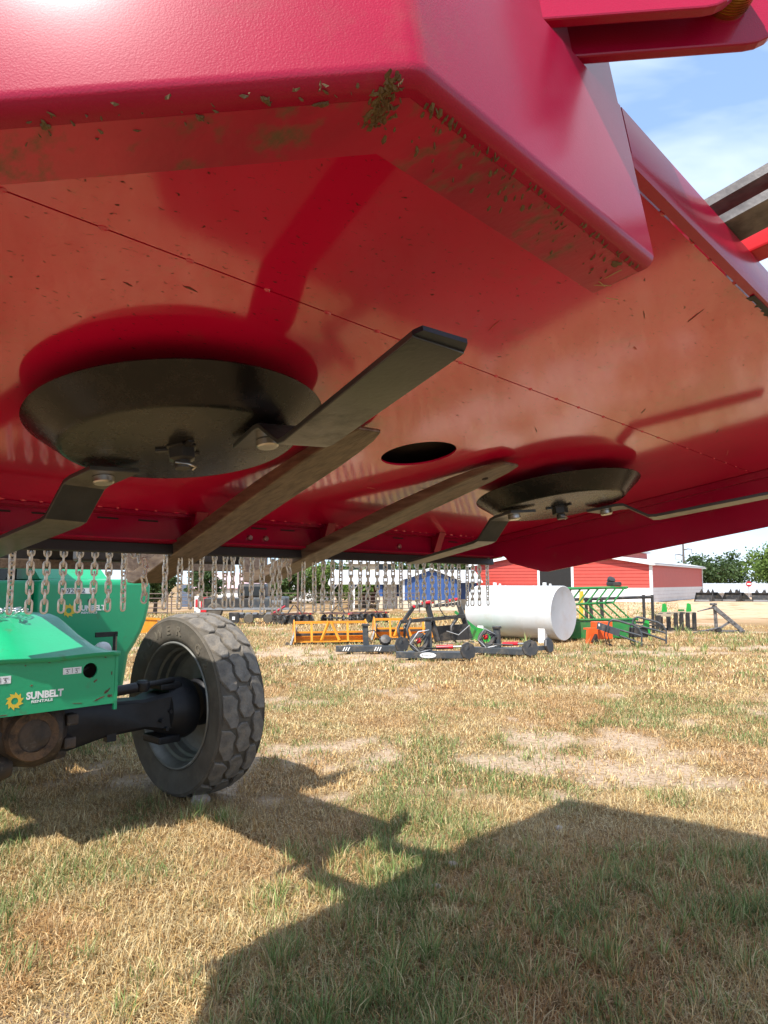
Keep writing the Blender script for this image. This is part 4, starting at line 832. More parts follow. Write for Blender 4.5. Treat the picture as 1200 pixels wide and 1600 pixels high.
dr_ = wbox('door', 'white', hs_, 4.02, 5.05, 1.08, 1.165, 0, 2.0); wbox('stone_pier', 'cream', hs_, 5.1, 5.45, -.1, .3, 0, 1.0)
for x_ in (.05, 1.62): 
    po = wbox('porch_post', 'white', hs_, x_, x_ + .16, -.1, .06, 0, 2.04)
    for s in (-1, 1): MB().bar((x_ + .08, -.02, 1.55), (x_ + .08 + s * .42, -.02, 2.0), .08, .08).build('brace', 'white', po)
    MB().prism([(x_ + .08 - .42, 2.03), (x_ + .08, 1.6), (x_ + .08 + .42, 2.03)], -.03, .03, Matrix(((1, 0, 0, 0), (0, 0, -1, 0), (0, 1, 0, 0), (0, 0, 0, 1)))).build('bracket_panel', 'bluewall', po)
wbox('fascia', 'white', hs_, -.25, 5.3, -.33, -.29, 1.93, 2.1)
rm = empty('rusty_machine', (-1.75, 57.2, hz), 0, 'rust brown machine parked under the porch of the blue building', 'machine')
MB().box(0, 1.9, 0, 1.2, .45, 1.1, bev=.05).build('body', 'rust', rm); MB().box(.9, 1.7, .1, 1.1, 1.1, 1.75, bev=.06).build('cab', 'rust', rm)
MB().box(1.1, 1.35, .06, .1, 1.3, 1.6).build('window', 'glass', rm)
for x_ in (.35, 1.55): MB().lathe([(0, -.12), (.28, -.12), (.34, -.06), (.34, .06), (.28, .12), (0, .12)], 16, Tm((x_, .05, .34), rx=R(90))).build('wheel', 'tyre', rm, 35)
# ---- shed with the faded pink roof
ps = empty('pink_roofed_shed', (-16.6, 62, -0.62), 0, 'tan shed with faded pink metal roof and slate blue side door', 'shed')
MB().prism([(0, 0), (4.4, 0), (4.4, 1.75), (2.2, 2.85), (0, 1.75)], -6, 0, Matrix(((0, 0, -1, 0), (1, 0, 0, 0), (0, 1, 0, 0), (0, 0, 0, 1))) ).build('wall', 'tanwall', ps)
MB().add([(-.3, -.3, 1.55), (6.3, -.3, 1.55), (6.3, 2.2, 2.9), (-.3, 2.2, 2.9), (-.3, -.3, 1.62), (6.3, -.3, 1.62), (6.3, 2.2, 2.97), (-.3, 2.2, 2.97)], [(0, 1, 2, 3), (7, 6, 5, 4), (0, 4, 5, 1), (1, 5, 6, 2), (2, 6, 7, 3), (3, 7, 4, 0)]).build('roof', 'roofpink', ps)
wbox('door', 'navy', ps, -.9, .1, -.4, -.32, 0, 1.9); wbox('side_wall', 'white', ps, 2.2, 6.0, -.06, -.01, .2, 1.5)
gs = empty('grey_roofed_house', (-15.5, 78, -.6), 0, 'pale grey roofed house behind the pink roofed shed', 'house')
wbox('wall', 'barnwhite', gs, 0, 9, 0, 6, 0, 2.4); MB().add([(-.4, -.4, 2.35), (9.4, -.4, 2.35), (9.4, 3, 3.9), (-.4, 3, 3.9), (-.4, 6.4, 2.35), (9.4, 6.4, 2.35)], [(0, 1, 2, 3), (3, 2, 5, 4), (0, 3, 4), (1, 5, 2)]).build('roof', 'roofgrey', gs)
for x_ in (1.2, 3.4, 6.2): wbox('window', 'glass', gs, x_, x_ + 1.0, -.03, .0, 1.0, 2.0)
ch_ = empty('cream_house', (-4.4, 84, -.5), 0, 'cream house with pale roof showing above the porch of the blue building', 'house')
wbox('wall', 'cream', ch_, 0, 3.4, 0, 5, 0, 4.2); MB().add([(-.4, -.4, 4.15), (5.6, -.4, 4.15), (5.6, 2.5, 5.1), (-.4, 2.5, 5.1), (-.4, 5.4, 4.15), (5.6, 5.4, 4.15)], [(0, 1, 2, 3), (3, 2, 5, 4), (0, 3, 4), (1, 5, 2)]).build('roof', 'roofwhite', ch_)
wbox('window', 'glass', ch_, .8, 1.5, -.03, 0, 2.9, 3.7); wbox('glazed_wall', 'glass', ch_, 3.4, 5.2, .5, 5, 0, 4.1)

# ================================================================== FENCE, POLES, SIGN
fn = empty('pipe_fence', (-17.5, 50.5, 0), 0, 'rusty pipe rail fence running across the yard behind the implements', 'fence')
fx_ = list(np.arange(0, 20.1, 2.5))
for x_ in fx_: z_ = tz(x_ - 17.5, 50.5); MB().tube([(x_, 0, z_), (x_, 0, z_ + 1.45)], .045, 8).build('post', 'pipe', fn, 40)
for k in range(5): MB().tube([(x_, -.03, tz(x_ - 17.5, 50.5) + .28 + k * .27) for x_ in fx_], .022, 6).build('rail', 'pipe', fn, 40)
gt = empty('farm_gate', (-14.1, 40, tz(-14.1, 40)), 0, 'brown tube gate standing at the left behind the wheel', 'gate')
for k in range(5): MB().tube([(0, 0, .2 + k * .26), (2.0, 0, .2 + k * .26)], .025, 6).build('rail', 'pipe', gt, 40)
for x_ in (0, 2.0): MB().tube([(x_, 0, 0), (x_, 0, 1.35)], .035, 6).build('upright', 'pipe', gt, 40)
lp_ = empty('light_pole', (-8.05, 34, tz(-8, 34)), 0, 'thin pale galvanised pole standing before the parked truck', 'pole')
MB().tube([(0, 0, 0), (0, 0, 3.2)], .035, 8).build('shaft', 'galvpole', lp_, 40); MB().box(-.12, .12, -.05, .05, 3.2, 3.32).build('cap', 'galvpole', lp_)
fp = empty('steel_post', (-6.05, 50.2, tz(-6, 50)), 0, 'tall dark steel post rising from the pipe fence', 'post')
MB().tube([(0, 0, 0), (0, 0, 2.9)], .07, 8).build('shaft', 'pipe', fp, 40); MB().box(-.1, .1, -.1, .1, 2.9, 2.94).build('cap', 'pipe', fp)
up_ = empty('utility_pole', (59.0, 140, 0), 0, 'tall steel transmission pole with three curved arms beyond the barn', 'utility pole')
MB().tube([(0, 0, 0), (0, 0, 9.3)], [.30, .16], 10).build('shaft', 'wood_pole', up_, 40)
for z_, s in ((8.0, 1), (6.9, -1), (5.7, 1)):
    MB().tube([(0, 0, z_ - .15), (s * .9, 0, z_ + .05), (s * 1.7, 0, z_)], [.12, .09, .06], 8).build('arm', 'wood_pole', up_, 60)
    MB().tube([(s * 1.65, 0, z_), (s * 1.65, 0, z_ - .9)], .05, 6).build('insulator', 'wood_pole', up_, 40)
for k, (z_, s, y2, zz) in enumerate(((7.1, 1, 210, 12), (6.0, -1, 190, 9), (4.8, 1, 210, 10))):
    wr = MB().tube([(59 + s * 1.65 + (120 * t), 140 + 25 * t, z_ + 8 * t * t - 3.0 * math.sin(math.pi * t)) for t in np.linspace(0, 1, 14)], .035, 4).build('power_line', 'wood_pole')
    tag(wr, ('upper power line sagging right from the transmission pole', 'left hung power line passing behind the transmission pole', 'lowest power line running right from the transmission pole')[k], 'power line')
sg = empty('road_sign', (30.4, 59.5, 0.0), 0, 'round red sign with a white bar in front of the long grey shed', 'sign')
MB().tube([(0, 0, 0), (0, 0, 1.25)], .03, 6).build('post', 'galvpole', sg, 40)
MB().lathe([(0, -.02), (.23, -.02), (.23, .01), (0, .01)], 24, Tm((0, -.05, 1.35), rx=R(90))).build('disc', 'signred', sg)
wbox('bar', 'white', sg, -.17, .17, -.085, -.075, 1.30, 1.40)

# ================================================================== TREES
def leaves(n, cen, rad, size, c1, c2, sunny=(0.0, 0, 0)):
    """leaf faces gathered in clumps inside an uneven ellipsoid"""
    ncl = max(10, n // 45); cl = rng.normal(size=(ncl, 3)); cl /= np.linalg.norm(cl, axis=1)[:, None]; cl *= (rng.random(ncl) ** 0.45)[:, None] * (0.75 + .35 * rng.random(ncl))[:, None]
    k = rng.integers(0, ncl, n); P_ = cl[k] + rng.normal(size=(n, 3)) * 0.13
    P_ = P_ * np.array(rad) + np.array(cen)
    t = rng.normal(size=(n, 3)); t /= np.linalg.norm(t, axis=1)[:, None]; u = np.cross(t, rng.normal(size=(n, 3))); u /= np.linalg.norm(u, axis=1)[:, None]
    s = size * (0.6 + .8 * rng.random(n))[:, None]
    V = np.stack([P_ - t * s, P_ - u * s * .55, P_ + t * s, P_ + u * s * .55], 1).reshape(-1, 3)
    F = np.arange(4 * n).reshape(n, 4)
    shade = rng.random(ncl)[k] * .7 + .3 * rng.random(n); C_ = np.array(c1) * (1 - shade)[:, None] + np.array(c2) * shade[:, None]
    C_ = np.concatenate([C_, np.ones((n, 1))], 1); return V, F, np.repeat(C_, 4, 0)
def tree(name, label, x, y, h, r, n, c1, c2, leaf=0.22, low=0.3, group=None, trunk=True):
    z = tz(x, y); t = empty(name, (x, y, z), 0, label, 'tree', group)
    hh = h * (1 - low) / 2
    mb = MB(); mb.tube([(0, 0, -.1), (r * .03, 0, h * .3), (-r * .04, r * .03, h * .62)], [h * .030 + .05, h * .024 + .03, .03], 8)
    mb.build('trunk', 'trunk', t, 60)
    for k in range(5):
        a = 2 * math.pi * k / 5 + x; MB().tube([(0, 0, h * (.25 + .05 * k)), (r * .35 * math.cos(a), r * .35 * math.sin(a), h * (.42 + .05 * k)), (r * .7 * math.cos(a), r * .7 * math.sin(a), h * (.52 + .06 * k))], [h * .014 + .02, h * .009 + .015, .015], 6).build('limb', 'trunk', t, 60)
    V, F, C_ = leaves(n, (0, 0, h * low + hh), (r, r * .85, hh), leaf, c1, c2)
    link('crown', np_mesh('crown', V, F, 'leaf', C_), t); return t
DK = ((0.028, 0.055, 0.018), (0.07, 0.11, 0.035)); MD = ((0.045, 0.085, 0.022), (0.11, 0.16, 0.045)); LT = ((0.07, 0.13, 0.025), (0.19, 0.26, 0.06))
tree('broad_tree', 'tall bright green tree at the right edge above the grey shed roof', 44.0, 80, 5.7, 2.9, 5200, *LT, leaf=.19, low=.12)
tree('broad_tree', 'leafy green tree cut by the right edge of the picture', 49.0, 86, 5.8, 3.0, 4200, *MD, leaf=.2, low=.12)
for k, (x_, y_, h_, r_) in enumerate(((42.5, 98, 4.7, 3.0), (46.0, 100, 5.2, 3.2), (39.8, 100, 4.2, 2.8), (50.5, 104, 5.4, 3.6))):
    tree('far_tree', ('dark olive tree in the far tree line right of the barn', 'rounded grey green tree in the middle of the far tree line', 'low dark tree just past the barn corner', 'far olive tree behind the bright green tree')[k], x_, y_, h_, r_, 2600, *DK, leaf=.22, low=.05, group='far tree line right of the barn')
tree('dark_tree', 'dark shady tree left of the pink roofed shed behind the wheel', -14.4, 45, 3.3, 1.7, 3600, *DK, leaf=.13, low=.22)
tree('dark_tree', 'dark tree standing right of the shady tree before the grey house', -13.1, 52, 3.2, 1.3, 2200, *DK, leaf=.13, low=.3)
for k, (x_, y_, h_, r_) in enumerate(((-9.2, 70, 4.3, 1.9), (-6.6, 72, 4.9, 2.0), (-4.6, 74, 4.4, 1.8), (-2.2, 68, 3.4, 1.8), (-11.6, 74, 3.3, 1.8), (0.2, 70, 3.0, 1.7))):
    tree('pasture_tree', ('leafy tree behind the tall steel fence post', 'tallest pale green tree between the fork and the blue building', 'light green tree left of the blue building roof', 'green tree seen through the open porch', 'low tree behind the parked truck', 'bushy tree seen between the porch posts')[k], x_, y_, h_, r_, 2400, *(LT if k % 2 else MD), leaf=.17, low=.03, group='trees behind the pipe fence')
for k, (x_, h_) in enumerate(((-1.5, 6.0), (4.5, 6.3), (9.5, 6.6), (14.2, 7.2), (19, 6.5))):
    tree('back_tree', ('green tree rising behind the left end of the white porch roof', 'green tree behind the ridge of the blue building', 'green tree right of the blue building gable', 'dark green tree filling the gap beside the red barn', 'tree hidden largely by the red barn roof')[k], x_, 92, h_, 4.0, 2800, *MD, leaf=.26, low=.03, group='trees behind the buildings')
tree('edge_tree', 'bit of green tree at the left edge above the green fender', -30.0, 52, 6.0, 3.6, 2600, *MD, leaf=.25, low=.1)

# ================================================================== IMPLEMENTS IN THE YARD
def imp(name, x, y, rz, label, cat, group=None, dz=0.0): return empty(name, (x, y, tz(x, y) + dz), R(rz), label, cat, group)
# ---- white tank
tk = imp('fuel_tank', 3.55, 18.75, -42, 'big white cylindrical steel tank lying on its legs in the grass', 'tank')
# local x axis = tank axis towards the right-hand (near) end
TRd = 0.68; TL_ = 2.55
T_ = Matrix.Translation((0, 0, TRd + .05)) @ Matrix.Rotation(R(90), 4, 'Y')
MB().lathe([(0, -TL_ / 2 - .03), (TRd * .85, -TL_ / 2 - .02), (TRd, -TL_ / 2 + .02), (TRd, TL_ / 2 - .015), (TRd - .015, TL_ / 2), (TRd - .03, TL_ / 2 - .004), (0, TL_ / 2 + .012)], 64, T_).build('shell', 'tank', tk, 40)
for x_ in (-.85, .95):
    for y_ in (-.5, .5): MB().box(x_ - .09, x_ + .09, y_ - .012 - .06, y_ + .06, 0, .36).build('leg', 'white', tk)
for x_ in (-.42, .43): MB().lathe([(TRd - .002, -.008), (TRd + .004, -.004), (TRd + .004, .004), (TRd - .002, .008)], 64, Matrix.Translation((x_, 0, 0)) @ T_).build('weld_seam', 'tank', tk, 60)
for x_ in (-.75, .75): MB().tube([(x_, 0, 2 * TRd + .04), (x_, 0, 2 * TRd + .13)], .05, 12).build('filler_cap', 'white', tk, 40); MB().tube([(x_ + .16, 0, 2 * TRd + .04), (x_ + .16, 0, 2 * TRd + .10)], .03, 10).build('vent', 'white', tk, 40)
# ---- orange-yellow box scrapers
def scraper(x, y, rz, label, L_=1.75, sc=1.0):
    t = imp('box_scraper', x, y, rz, label, 'box scraper', 'orange box scrapers'); t.scale = (sc, sc, sc)
    h = .46
    for s in (0, 1):
        xx = L_ * s; MB().prism([(-.30, .10), (.05, .0), (.42, .06), (.36, .44), (.12, .60), (-.05, .52)], -.012, .012, Matrix(((0, 0, 1, xx), (1, 0, 0, 0), (0, 1, 0, 0), (0, 0, 0, 1)))).build('end_plate', 'orange', t)
    MB().box(.0, L_, .10, .15, .50, .56).build('top_tube', 'orange', t)
    MB().add([(x_, y_, z_) for x_ in (.012, L_ - .012) for y_, z_ in ((-.02, .06), (.30, .05), (.38, .10), (.38, .12), (.30, .07), (-.02, .08))], [(i, (i + 1) % 6, 6 + (i + 1) % 6, 6 + i) for i in range(6)] + [tuple(range(6)), tuple(range(11, 5, -1))]).build('moldboard', 'orange', t)
    MB().box(.02, L_ - .02, .36, .38, .08, .30).build('back_board', 'orange', t)
    for x_ in (.42, 1.30): MB().bar((x_, .10, .52), (x_, -.02, .07), .05, .03).build('upright', 'orange', t)
    for s in (-1, 1): MB().bar((L_ / 2 + s * .03, .12, .55), (L_ / 2 + s * .22, .0, .10), .05, .05).build('hitch_leg', 'orange', t)
    MB().box(.02, L_ - .02, .22, .28, .20, .26).build('tine_bar', 'blk', t)
    MB().bar((.05, -.05, .42), (-.10, -.28, .02), .05, .05).build('drawbar', 'wornbar', t)
    MB().lathe([(0, -.03), (.05, -.03), (.05, .03), (0, .03)], 12, Tm((-.18, -.28, .05), rx=R(90))).build('wheel', 'tyre', t)
    return t
scraper(-2.15, 17.2, 12, 'larger orange box scraper nearest the wheel, with grey drawbar')
scraper(-.25, 18.6, 8, 'second orange box scraper partly behind the black grapple', 1.5)
o3 = imp('orange_implement', -7.6, 21.4, 15, 'orange implement peeking out between cowl and tyre', 'implement')
MB().prism([(0, 0), (.9, 0), (.8, .38), (.1, .45)], -.3, .3, Matrix(((1, 0, 0, 0), (0, 0, -1, 0), (0, 1, 0, 0), (0, 0, 0, 1)))).build('body', 'orange', o3); MB().bar((.1, -.3, .45), (.9, -.3, .40), .06, .06).build('top_bar', 'orange', o3)
# ---- black grapple with red cylinders
gp = imp('grapple_rake', .35, 17.2, 8, 'black root grapple with red hydraulic cylinders standing on the grass', 'grapple')
for x_ in (.35, .95, 1.55):
    MB().tube([(x_ - .05, -.05, .02), (x_ - .22, -.12, .18), (x_ - .20, -.05, .45), (x_ - .02, .1, .66)], [.02, .035, .04, .045], 8).build('tine', 'blk', gp, 60)
for x_ in (-.05, .18): MB().tube([(x_ + .25, -.35, .02), (x_ + .02, -.38, .18), (x_ - .02, -.30, .42), (x_ + .08, -.22, .62)], [.02, .032, .036, .04], 8).build('tine', 'blk', gp, 60)
gp.scale = (.95, .95, .92)
MB().bar((0.0, -.26, .60), (1.75, .12, .72), .07, .09).build('cross_tube', 'blk', gp)
MB().bar((.78, .22, 1.05), (.98, -.1, .08), .09, .12).build('upright', 'blk', gp); MB().bar((1.62, .32, 1.10), (1.90, .15, .12), .09, .12).build('upright', 'blk', gp)
MB().bar((.10, -.18, .62), (.38, -.05, .98), .06, .09).build('upper_arm', 'blk', gp); MB().bar((.38, -.05, .98), (.85, .2, 1.0), .05, .07).build('upper_arm', 'blk', gp); MB().bar((.95, .2, .98), (1.65, .32, 1.05), .05, .07).build('upper_arm', 'blk', gp)
MB().prism([(.95, .06), (1.85, .10), (1.80, .52), (1.0, .46)], -.15, -.12, Matrix(((1, 0, 0, 0), (0, 0, -1, 0), (0, 1, 0, 0), (0, 0, 0, 1)))).build('mount_plate', 'blk', gp)
for (a, b) in (((.62, .12, 1.06), (.95, .2, 1.10)), ((1.28, .28, 1.10), (1.60, .32, 1.16))): MB().tube([a, b], .045, 12).build('cylinder', 'redcyl', gp, 40)
for (a, b) in (((.36, .0, .99), (.62, .12, 1.06)), ((1.0, .2, 1.03), (1.28, .28, 1.10))): MB().tube([a, b], .018, 8).build('piston_rod', 'steel', gp, 40)
for p_ in ((.38, -.06, .99), (.88, .2, 1.08), (1.62, .3, 1.16)): MB().tube([(p_[0], p_[1] - .06, p_[2]), (p_[0], p_[1] + .06, p_[2])], .035, 10).build('pivot_pin', 'redcyl', gp, 40)
MB().tube([(1.05, .0, .95), (1.15, -.1, .75), (1.4, -.1, .68), (1.6, 0, .8)], .014, 6).build('hose', 'hose', gp, 60)
MB().tube([(1.2, -.16, .35), (1.5, -.2, .25), (1.8, -.16, .5)], .012, 6).build('hose', 'galvpole', gp, 60)
gb = imp('green_blade', 2.35, 18.3, 10, 'green implement blade showing between the grapple and the white tank', 'blade')
MB().prism([(0, 0), (.35, 0), (.12, .32), (0, .36)], -.5, .5, Matrix(((1, 0, 0, 0), (0, 0, -1, 0), (0, 1, 0, 0), (0, 0, 0, 1)))).build('plate', 'lime', gb); MB().bar((.02, 0, .3), (-.5, .2, .75), .07, .07).build('arm', 'grass_green', gb)
# ---- flat charcoal log splitter style attachments lying in the grass
def frame_att(x, y, rz, label, emblem=False, hoses=True, mirror=1, post=.62):
    t = imp('trencher_frame', x, y, rz, label, 'attachment', 'charcoal attachments in the grass')
    MB().box(-.75, .55, -.06, .06, .05, .17, bev=.008).build('main_beam', 'charcoal', t)
    MB().box(-.55, .60, .36, .46, .05, .15, bev=.008).build('side_beam', 'charcoal', t)
    for x_ in (-.5, .15): MB().box(x_ - .05, x_ + .05, .062, .358, .06, .14).build('cross_beam', 'charcoal', t)
    pz = MB().bar((-.12, .2, .14), (-.14, .2, .14 + post), .10, .12).build('post', 'charcoal', t); MB().box(-.21, -.06, .12, .28, .14 + post, .19 + post, bev=.01).build('post_cap', 'blk', pz)
    MB().lathe([(0, -.025), (.16, -.025), (.17, 0), (.16, .025), (0, .025)], 8, Tm((.62, .0, .19), rx=R(80), rz=R(25))).build('skid_plate', 'blk', t)
    MB().bar((.50, 0, .10), (.62, .0, .30), .09, .05).build('skid_arm', 'charcoal', t)
    if hoses:
        cy = MB().tube([(.02, .12, .24), (.34, .10, .26)], .042, 12).build('cylinder', 'redcyl', t, 40); MB().tube([(.34, .10, .26), (.52, .08, .27)], .018, 8).build('rod', 'steel', cy, 40)
        MB().lathe([(.10, -.03), (.17, -.03), (.19, 0), (.17, .03), (.10, .03)], 20, Tm((-.32, .08, .34), rx=R(75)), closed_prof=True).build('hose_reel', 'blk', t, 40); MB().tube([(-.36, .05, .36), (-.28, .05, .38)], .05, 10).build('valve', 'redcyl', t, 40)
        for q in range(3): MB().tube([(-.12, .1, .14 + post * .7), (-.32 + .05 * q, -.02, .55 - .05 * q), (-.48 + .1 * q, 0, .32), (-.3, .02, .16 + .04 * q), (.05 + .1 * q, .06, .24)], .011, 6).build('hose', 'hose' if q else 'galvpole', t, 60)
    else:
        MB().lathe([(0, -.08), (.10, -.07), (.13, 0), (.10, .07), (0, .08)], 10, Tm((.28, .12, .27), rx=R(60))).build('motor', 'blk', t, 30); MB().tube([(-.1, .15, .45), (.05, .1, .48), (.15, .1, .34), (.22, .1, .30)], .012, 6).build('hose', 'hose', t, 60)
        for q in range(6): MB().bar((-.60 + .05 * q + (.5 if q > 2 else 0), -.0625, .07), (-.56 + .05 * q + (.5 if q > 2 else 0), -.0625, .15), .02, .004, up=(0, 1, 0)).build('stripe', 'white', t)
    if emblem:
        MB().lathe([(0, 0), (.155, 0), (.155, .003), (0, .003)], 28, Matrix.Translation((-.14, -.0605, .11)) @ Matrix.Rotation(R(90), 4, 'X') @ Matrix.Scale(.33, 4, (0, 1, 0))).build('oval_emblem', 'white', t); text('lettering', 'Bradford', .05, 'ink', t, (-.26, -.0645, .095), ext=.0005)
    return t
frame_att(-.25, 14.95, 2, 'charcoal flat attachment nearest the orange scraper, with striped beam and short post', hoses=False, post=.42)
frame_att(.98, 13.75, -5, 'charcoal attachment with hoses, red cylinder and a white oval on its beam', emblem=True)
frame_att(2.35, 14.55, -28, 'charcoal attachment with short post lying in front of the white tank', post=.40)
fe = imp('skid_disc', 3.35, 15.0, 20, 'black skid plate on a bar by the right leg of the tank', 'skid plate')
MB().lathe([(0, -.03), (.16, -.03), (.17, 0), (.16, .03), (0, .03)], 8, Tm((.1, 0, .18), rx=R(80), rz=R(30))).build('plate', 'blk', fe); MB().bar((-.9, .15, .10), (.05, .02, .13), .08, .09).build('bar', 'charcoal', fe)
# ---- green hay basket
hbk = imp('hay_basket', 5.65, 18.9, 14, 'green tubular hay rack with slanted bars and a solid green base', 'hay rack')
hbk.scale = (1.15, 1.1, 1.14)
MB().box(-.75, .95, -.05, .5, .02, .42, bev=.02).build('base_tray', 'grass_green', hbk)
MB().tube([(-.85, -.1, 1.16), (.75, -.05, 1.19)], .028, 8).build('top_rail', 'grass_green', hbk, 40); MB().tube([(-.70, 0.0, .80), (.42, 0.05, .84)], .028, 8).build('middle_rail', 'grass_green', hbk, 40)
MB().tube([(-.75, -.05, .45), (1.0, -.05, .45)], .028, 8).build('bottom_rail', 'grass_green', hbk, 40); MB().tube([(-.85, .45, 1.16), (.75, .5, 1.19)], .028, 8).build('top_rail', 'grass_green', hbk, 40)
for k in range(6):
    x_ = -.72 + k * .22; MB().tube([(x_ + .26, -.08, 1.17), (x_, .02, .81)], .019, 6).build('bar', 'grass_green', hbk, 40)
    MB().tube([(x_ + .02, .02, .82), (x_ + .42, -.03, .46)], .019, 6).build('bar', 'grass_green', hbk, 40)
for x_ in (-.8, .7): MB().tube([(x_, -.08, 1.17), (x_, .47, 1.17)], .022, 6).build('end_rail', 'grass_green', hbk, 40)
MB().bar((-.25, .35, .44), (-.22, .35, 1.10), .09, .06).build('yellow_guard', 'yellow_decal', hbk)
lv = MB().box(.28, .58, -.1, .1, 1.22, 1.32, bev=.03).build('motor', 'blk', hbk); MB().lathe([(0, -.05), (.09, -.04), (.09, .04), (0, .05)], 12, Tm((.36, 0, 1.36), rx=R(40))).build('motor_cap', 'blk', lv, 40)
# ---- black pipe panel behind
pp = imp('cattle_panel', 5.6, 21.0, 6, 'black tube stock panel standing behind the green hay rack', 'panel')
pp.scale = (.77, 1, 1)
for x_, h_ in ((-.35, 1.05), (.45, 1.05), (.62, 1.0), (1.05, 1.0), (2.75, 1.12), (3.1, 1.12)): MB().bar((x_ + .05 * (h_ < 1.04), 0, 0), (x_, 0, h_), .10, .09).build('upright', 'blk', pp)
MB().tube([(-.35, 0, .98), (3.1, 0, 1.06)], .045, 8).build('top_rail', 'blk', pp, 40); MB().tube([(.6, 0, .34), (3.15, 0, .30)], .028, 8).build('lower_rail', 'blk', pp, 40); MB().tube([(.9, 0, .22), (3.2, -.05, .22)], .02, 8).build('lower_rail', 'blk', pp, 40)
# ---- orange box
ob = imp('orange_counterweight', 4.98, 17.6, 14, 'bright orange hollow bracket on the grass below the green hay rack', 'bracket')
ob.scale = (.85, .85, .95)
MB().prism([(0, 0), (.36, 0), (.34, .36), (.05, .36)], -.12, .0, Matrix(((1, 0, 0, 0), (0, 0, -1, 0), (0, 1, 0, 0), (0, 0, 0, 1)))).build('front_plate', 'hotorange', ob); MB().box(.40, .95, .2, .5, .10, .55, bev=.02).build('frame', 'hotorange', ob)
MB().prism([(.10, .06), (.28, .06), (.24, .26)], -.01, .14, Matrix(((1, 0, 0, 0), (0, 0, -1, 0), (0, 1, 0, 0), (0, 0, 0, 1)))).build('opening', 'hollow', ob); MB().box(.05, .5, .0, .3, .36, .40).build('top_plate', 'hotorange', ob)
# ---- bale squeezer with two looped arms
bs = imp('bale_squeezer', 5.45, 16.75, -12, 'dark tube bale squeezer with two looped arms and a grey tube end', 'bale squeezer')
bs.scale = (.74, .74, .95)
MB().bar((-.62, .0, .52), (.05, -.08, .34), .14, .17).build('main_tube', 'charcoal', bs); MB().box(-.58, -.48, -.08, -.0725, .50, .56, Tm()).build('sticker', 'white', bs)
for k, (ox, oy, oz) in enumerate(((0, -.1, 0), (.78, .25, .06))):
    pts_ = [(-.30, .03, .46), (-.26, .03, .60), (-.15, .03, .66), (.0, .02, .64), (.45, -.02, .54), (.62, -.03, .46), (.70, -.04, .32), (.68, -.05, .02)]
    MB().tube([(a + ox, b + oy, c_ + oz) for a, b, c_ in pts_], .028, 8).build('loop_arm', 'charcoal', bs, 60)
    for z_, x_ in ((.48, -.25), (.30, -.05)): MB().tube([(x_ + ox, .03 + oy, z_ + oz), (.69 + ox, -.04 + oy, z_ - .20 + oz)], .024, 8).build('arm_tube', 'charcoal', bs, 60)
    for q in range(2): MB().tube([(-.35 + ox + .1 * q, oy, .5 + oz), (-.42 + ox + .1 * q, oy - .05, .3), (-.36 + ox + .1 * q, oy - .03, .08), (-.2 + ox, oy, .04)], .016, 6).build('hose', 'hose', bs, 60)
MB().box(.4, .95, .3, .5, .22, .46, bev=.02).build('rear_block', 'blk', bs)
MB().prism([(.72, .32), (1.05, .24), (1.0, .64), (.92, .68)], -.42, -.40, Matrix(((1, 0, 0, 0), (0, 0, -1, 0), (0, 1, 0, 0), (0, 0, 0, 1)))).build('green_plate', 'lime', bs)
# ---- green and black pallet fork frame
pf = imp('pallet_fork_frame', 8.95, 21.9, 14, 'black pallet fork frame with two bright green mounting ears', 'fork frame')
MB().box(-.55, .62, -.06, .06, .50, .58).build('top_bar', 'tanwall', pf); MB().box(-.55, .62, -.05, .05, .04, .10).build('bottom_bar', 'blk', pf)
for x_ in (-.62, -.35, -.10, .10, .32, .55): MB().box(x_ - .05, x_ + .05, -.12, -.03, .03, .56, bev=.008).build('upright', 'blk', pf)
MB().box(-.90, -.42, -.30, -.2, .46, .54).build('side_bar', 'tanwall', pf); MB().box(-.90, -.78, -.32, -.2, .02, .5).build('side_leg', 'blk', pf)
for x_ in (-.38, .48):
    for q in (-.09, .06): MB().prism([(x_ + q - .05, .585), (x_ + q + .08, .585), (x_ + q + .06, .80), (x_ + q - .01, .84)], -.02 - (.14 if q > 0 else 0), .02 - (.14 if q > 0 else 0), Matrix(((1, 0, 0, 0), (0, 0, -1, 0), (0, 1, 0, 0), (0, 0, 0, 1)))).build('mounting_ear', 'lime', pf)
MB().box(.05, .2, -.1, 0, .6, .66).build('latch', 'grass_green', pf)
MB().tube([(.0, -.35, .04), (1.6, -.9, .03)], .02, 6).build('spear', 'blk', pf, 40)
# ---- bale spear
sp = imp('bale_spear', 10.1, 21.3, 0, 'dark steel bale spear propped like a tripod at the right of the yard', 'bale spear')
sp.scale = (1.15, 1.15, 1.1)
MB().bar((-.28, 0, .72), (.42, -.05, .08), .07, .10).build('main_beam', 'wornbar', sp); MB().bar((-.20, .05, .70), (-.16, .1, .08), .07, .08).build('leg', 'wornbar', sp); MB().bar((-.1, .05, .12), (.15, 0, .30), .06, .05).build('brace', 'wornbar', sp)
MB().tube([(-.18, 0, .70), (-.72, -.1, .58)], [.03, .012], 8).build('spear', 'wornbar', sp, 40); MB().tube([(-.12, 0, .14), (-.95, -.35, .03)], [.03, .014], 8).build('spear', 'wornbar', sp, 40)
MB().bar((-.16, .05, .05), (.52, -.02, .05), .06, .05).build('base_bar', 'wornbar', sp); MB().box(-.33, -.18, -.06, .06, .74, .80, bev=.015).build('top_plate', 'wornbar', sp); MB().bar((.30, -.25, .05), (.55, .2, .05), .07, .05).build('foot', 'wornbar', sp)
MB().lathe([(0, -.05), (.07, -.05), (.07, .05), (0, .05)], 10, Tm((-.18, -.05, .08), rx=R(90))).build('foot_cap', 'blk', sp)
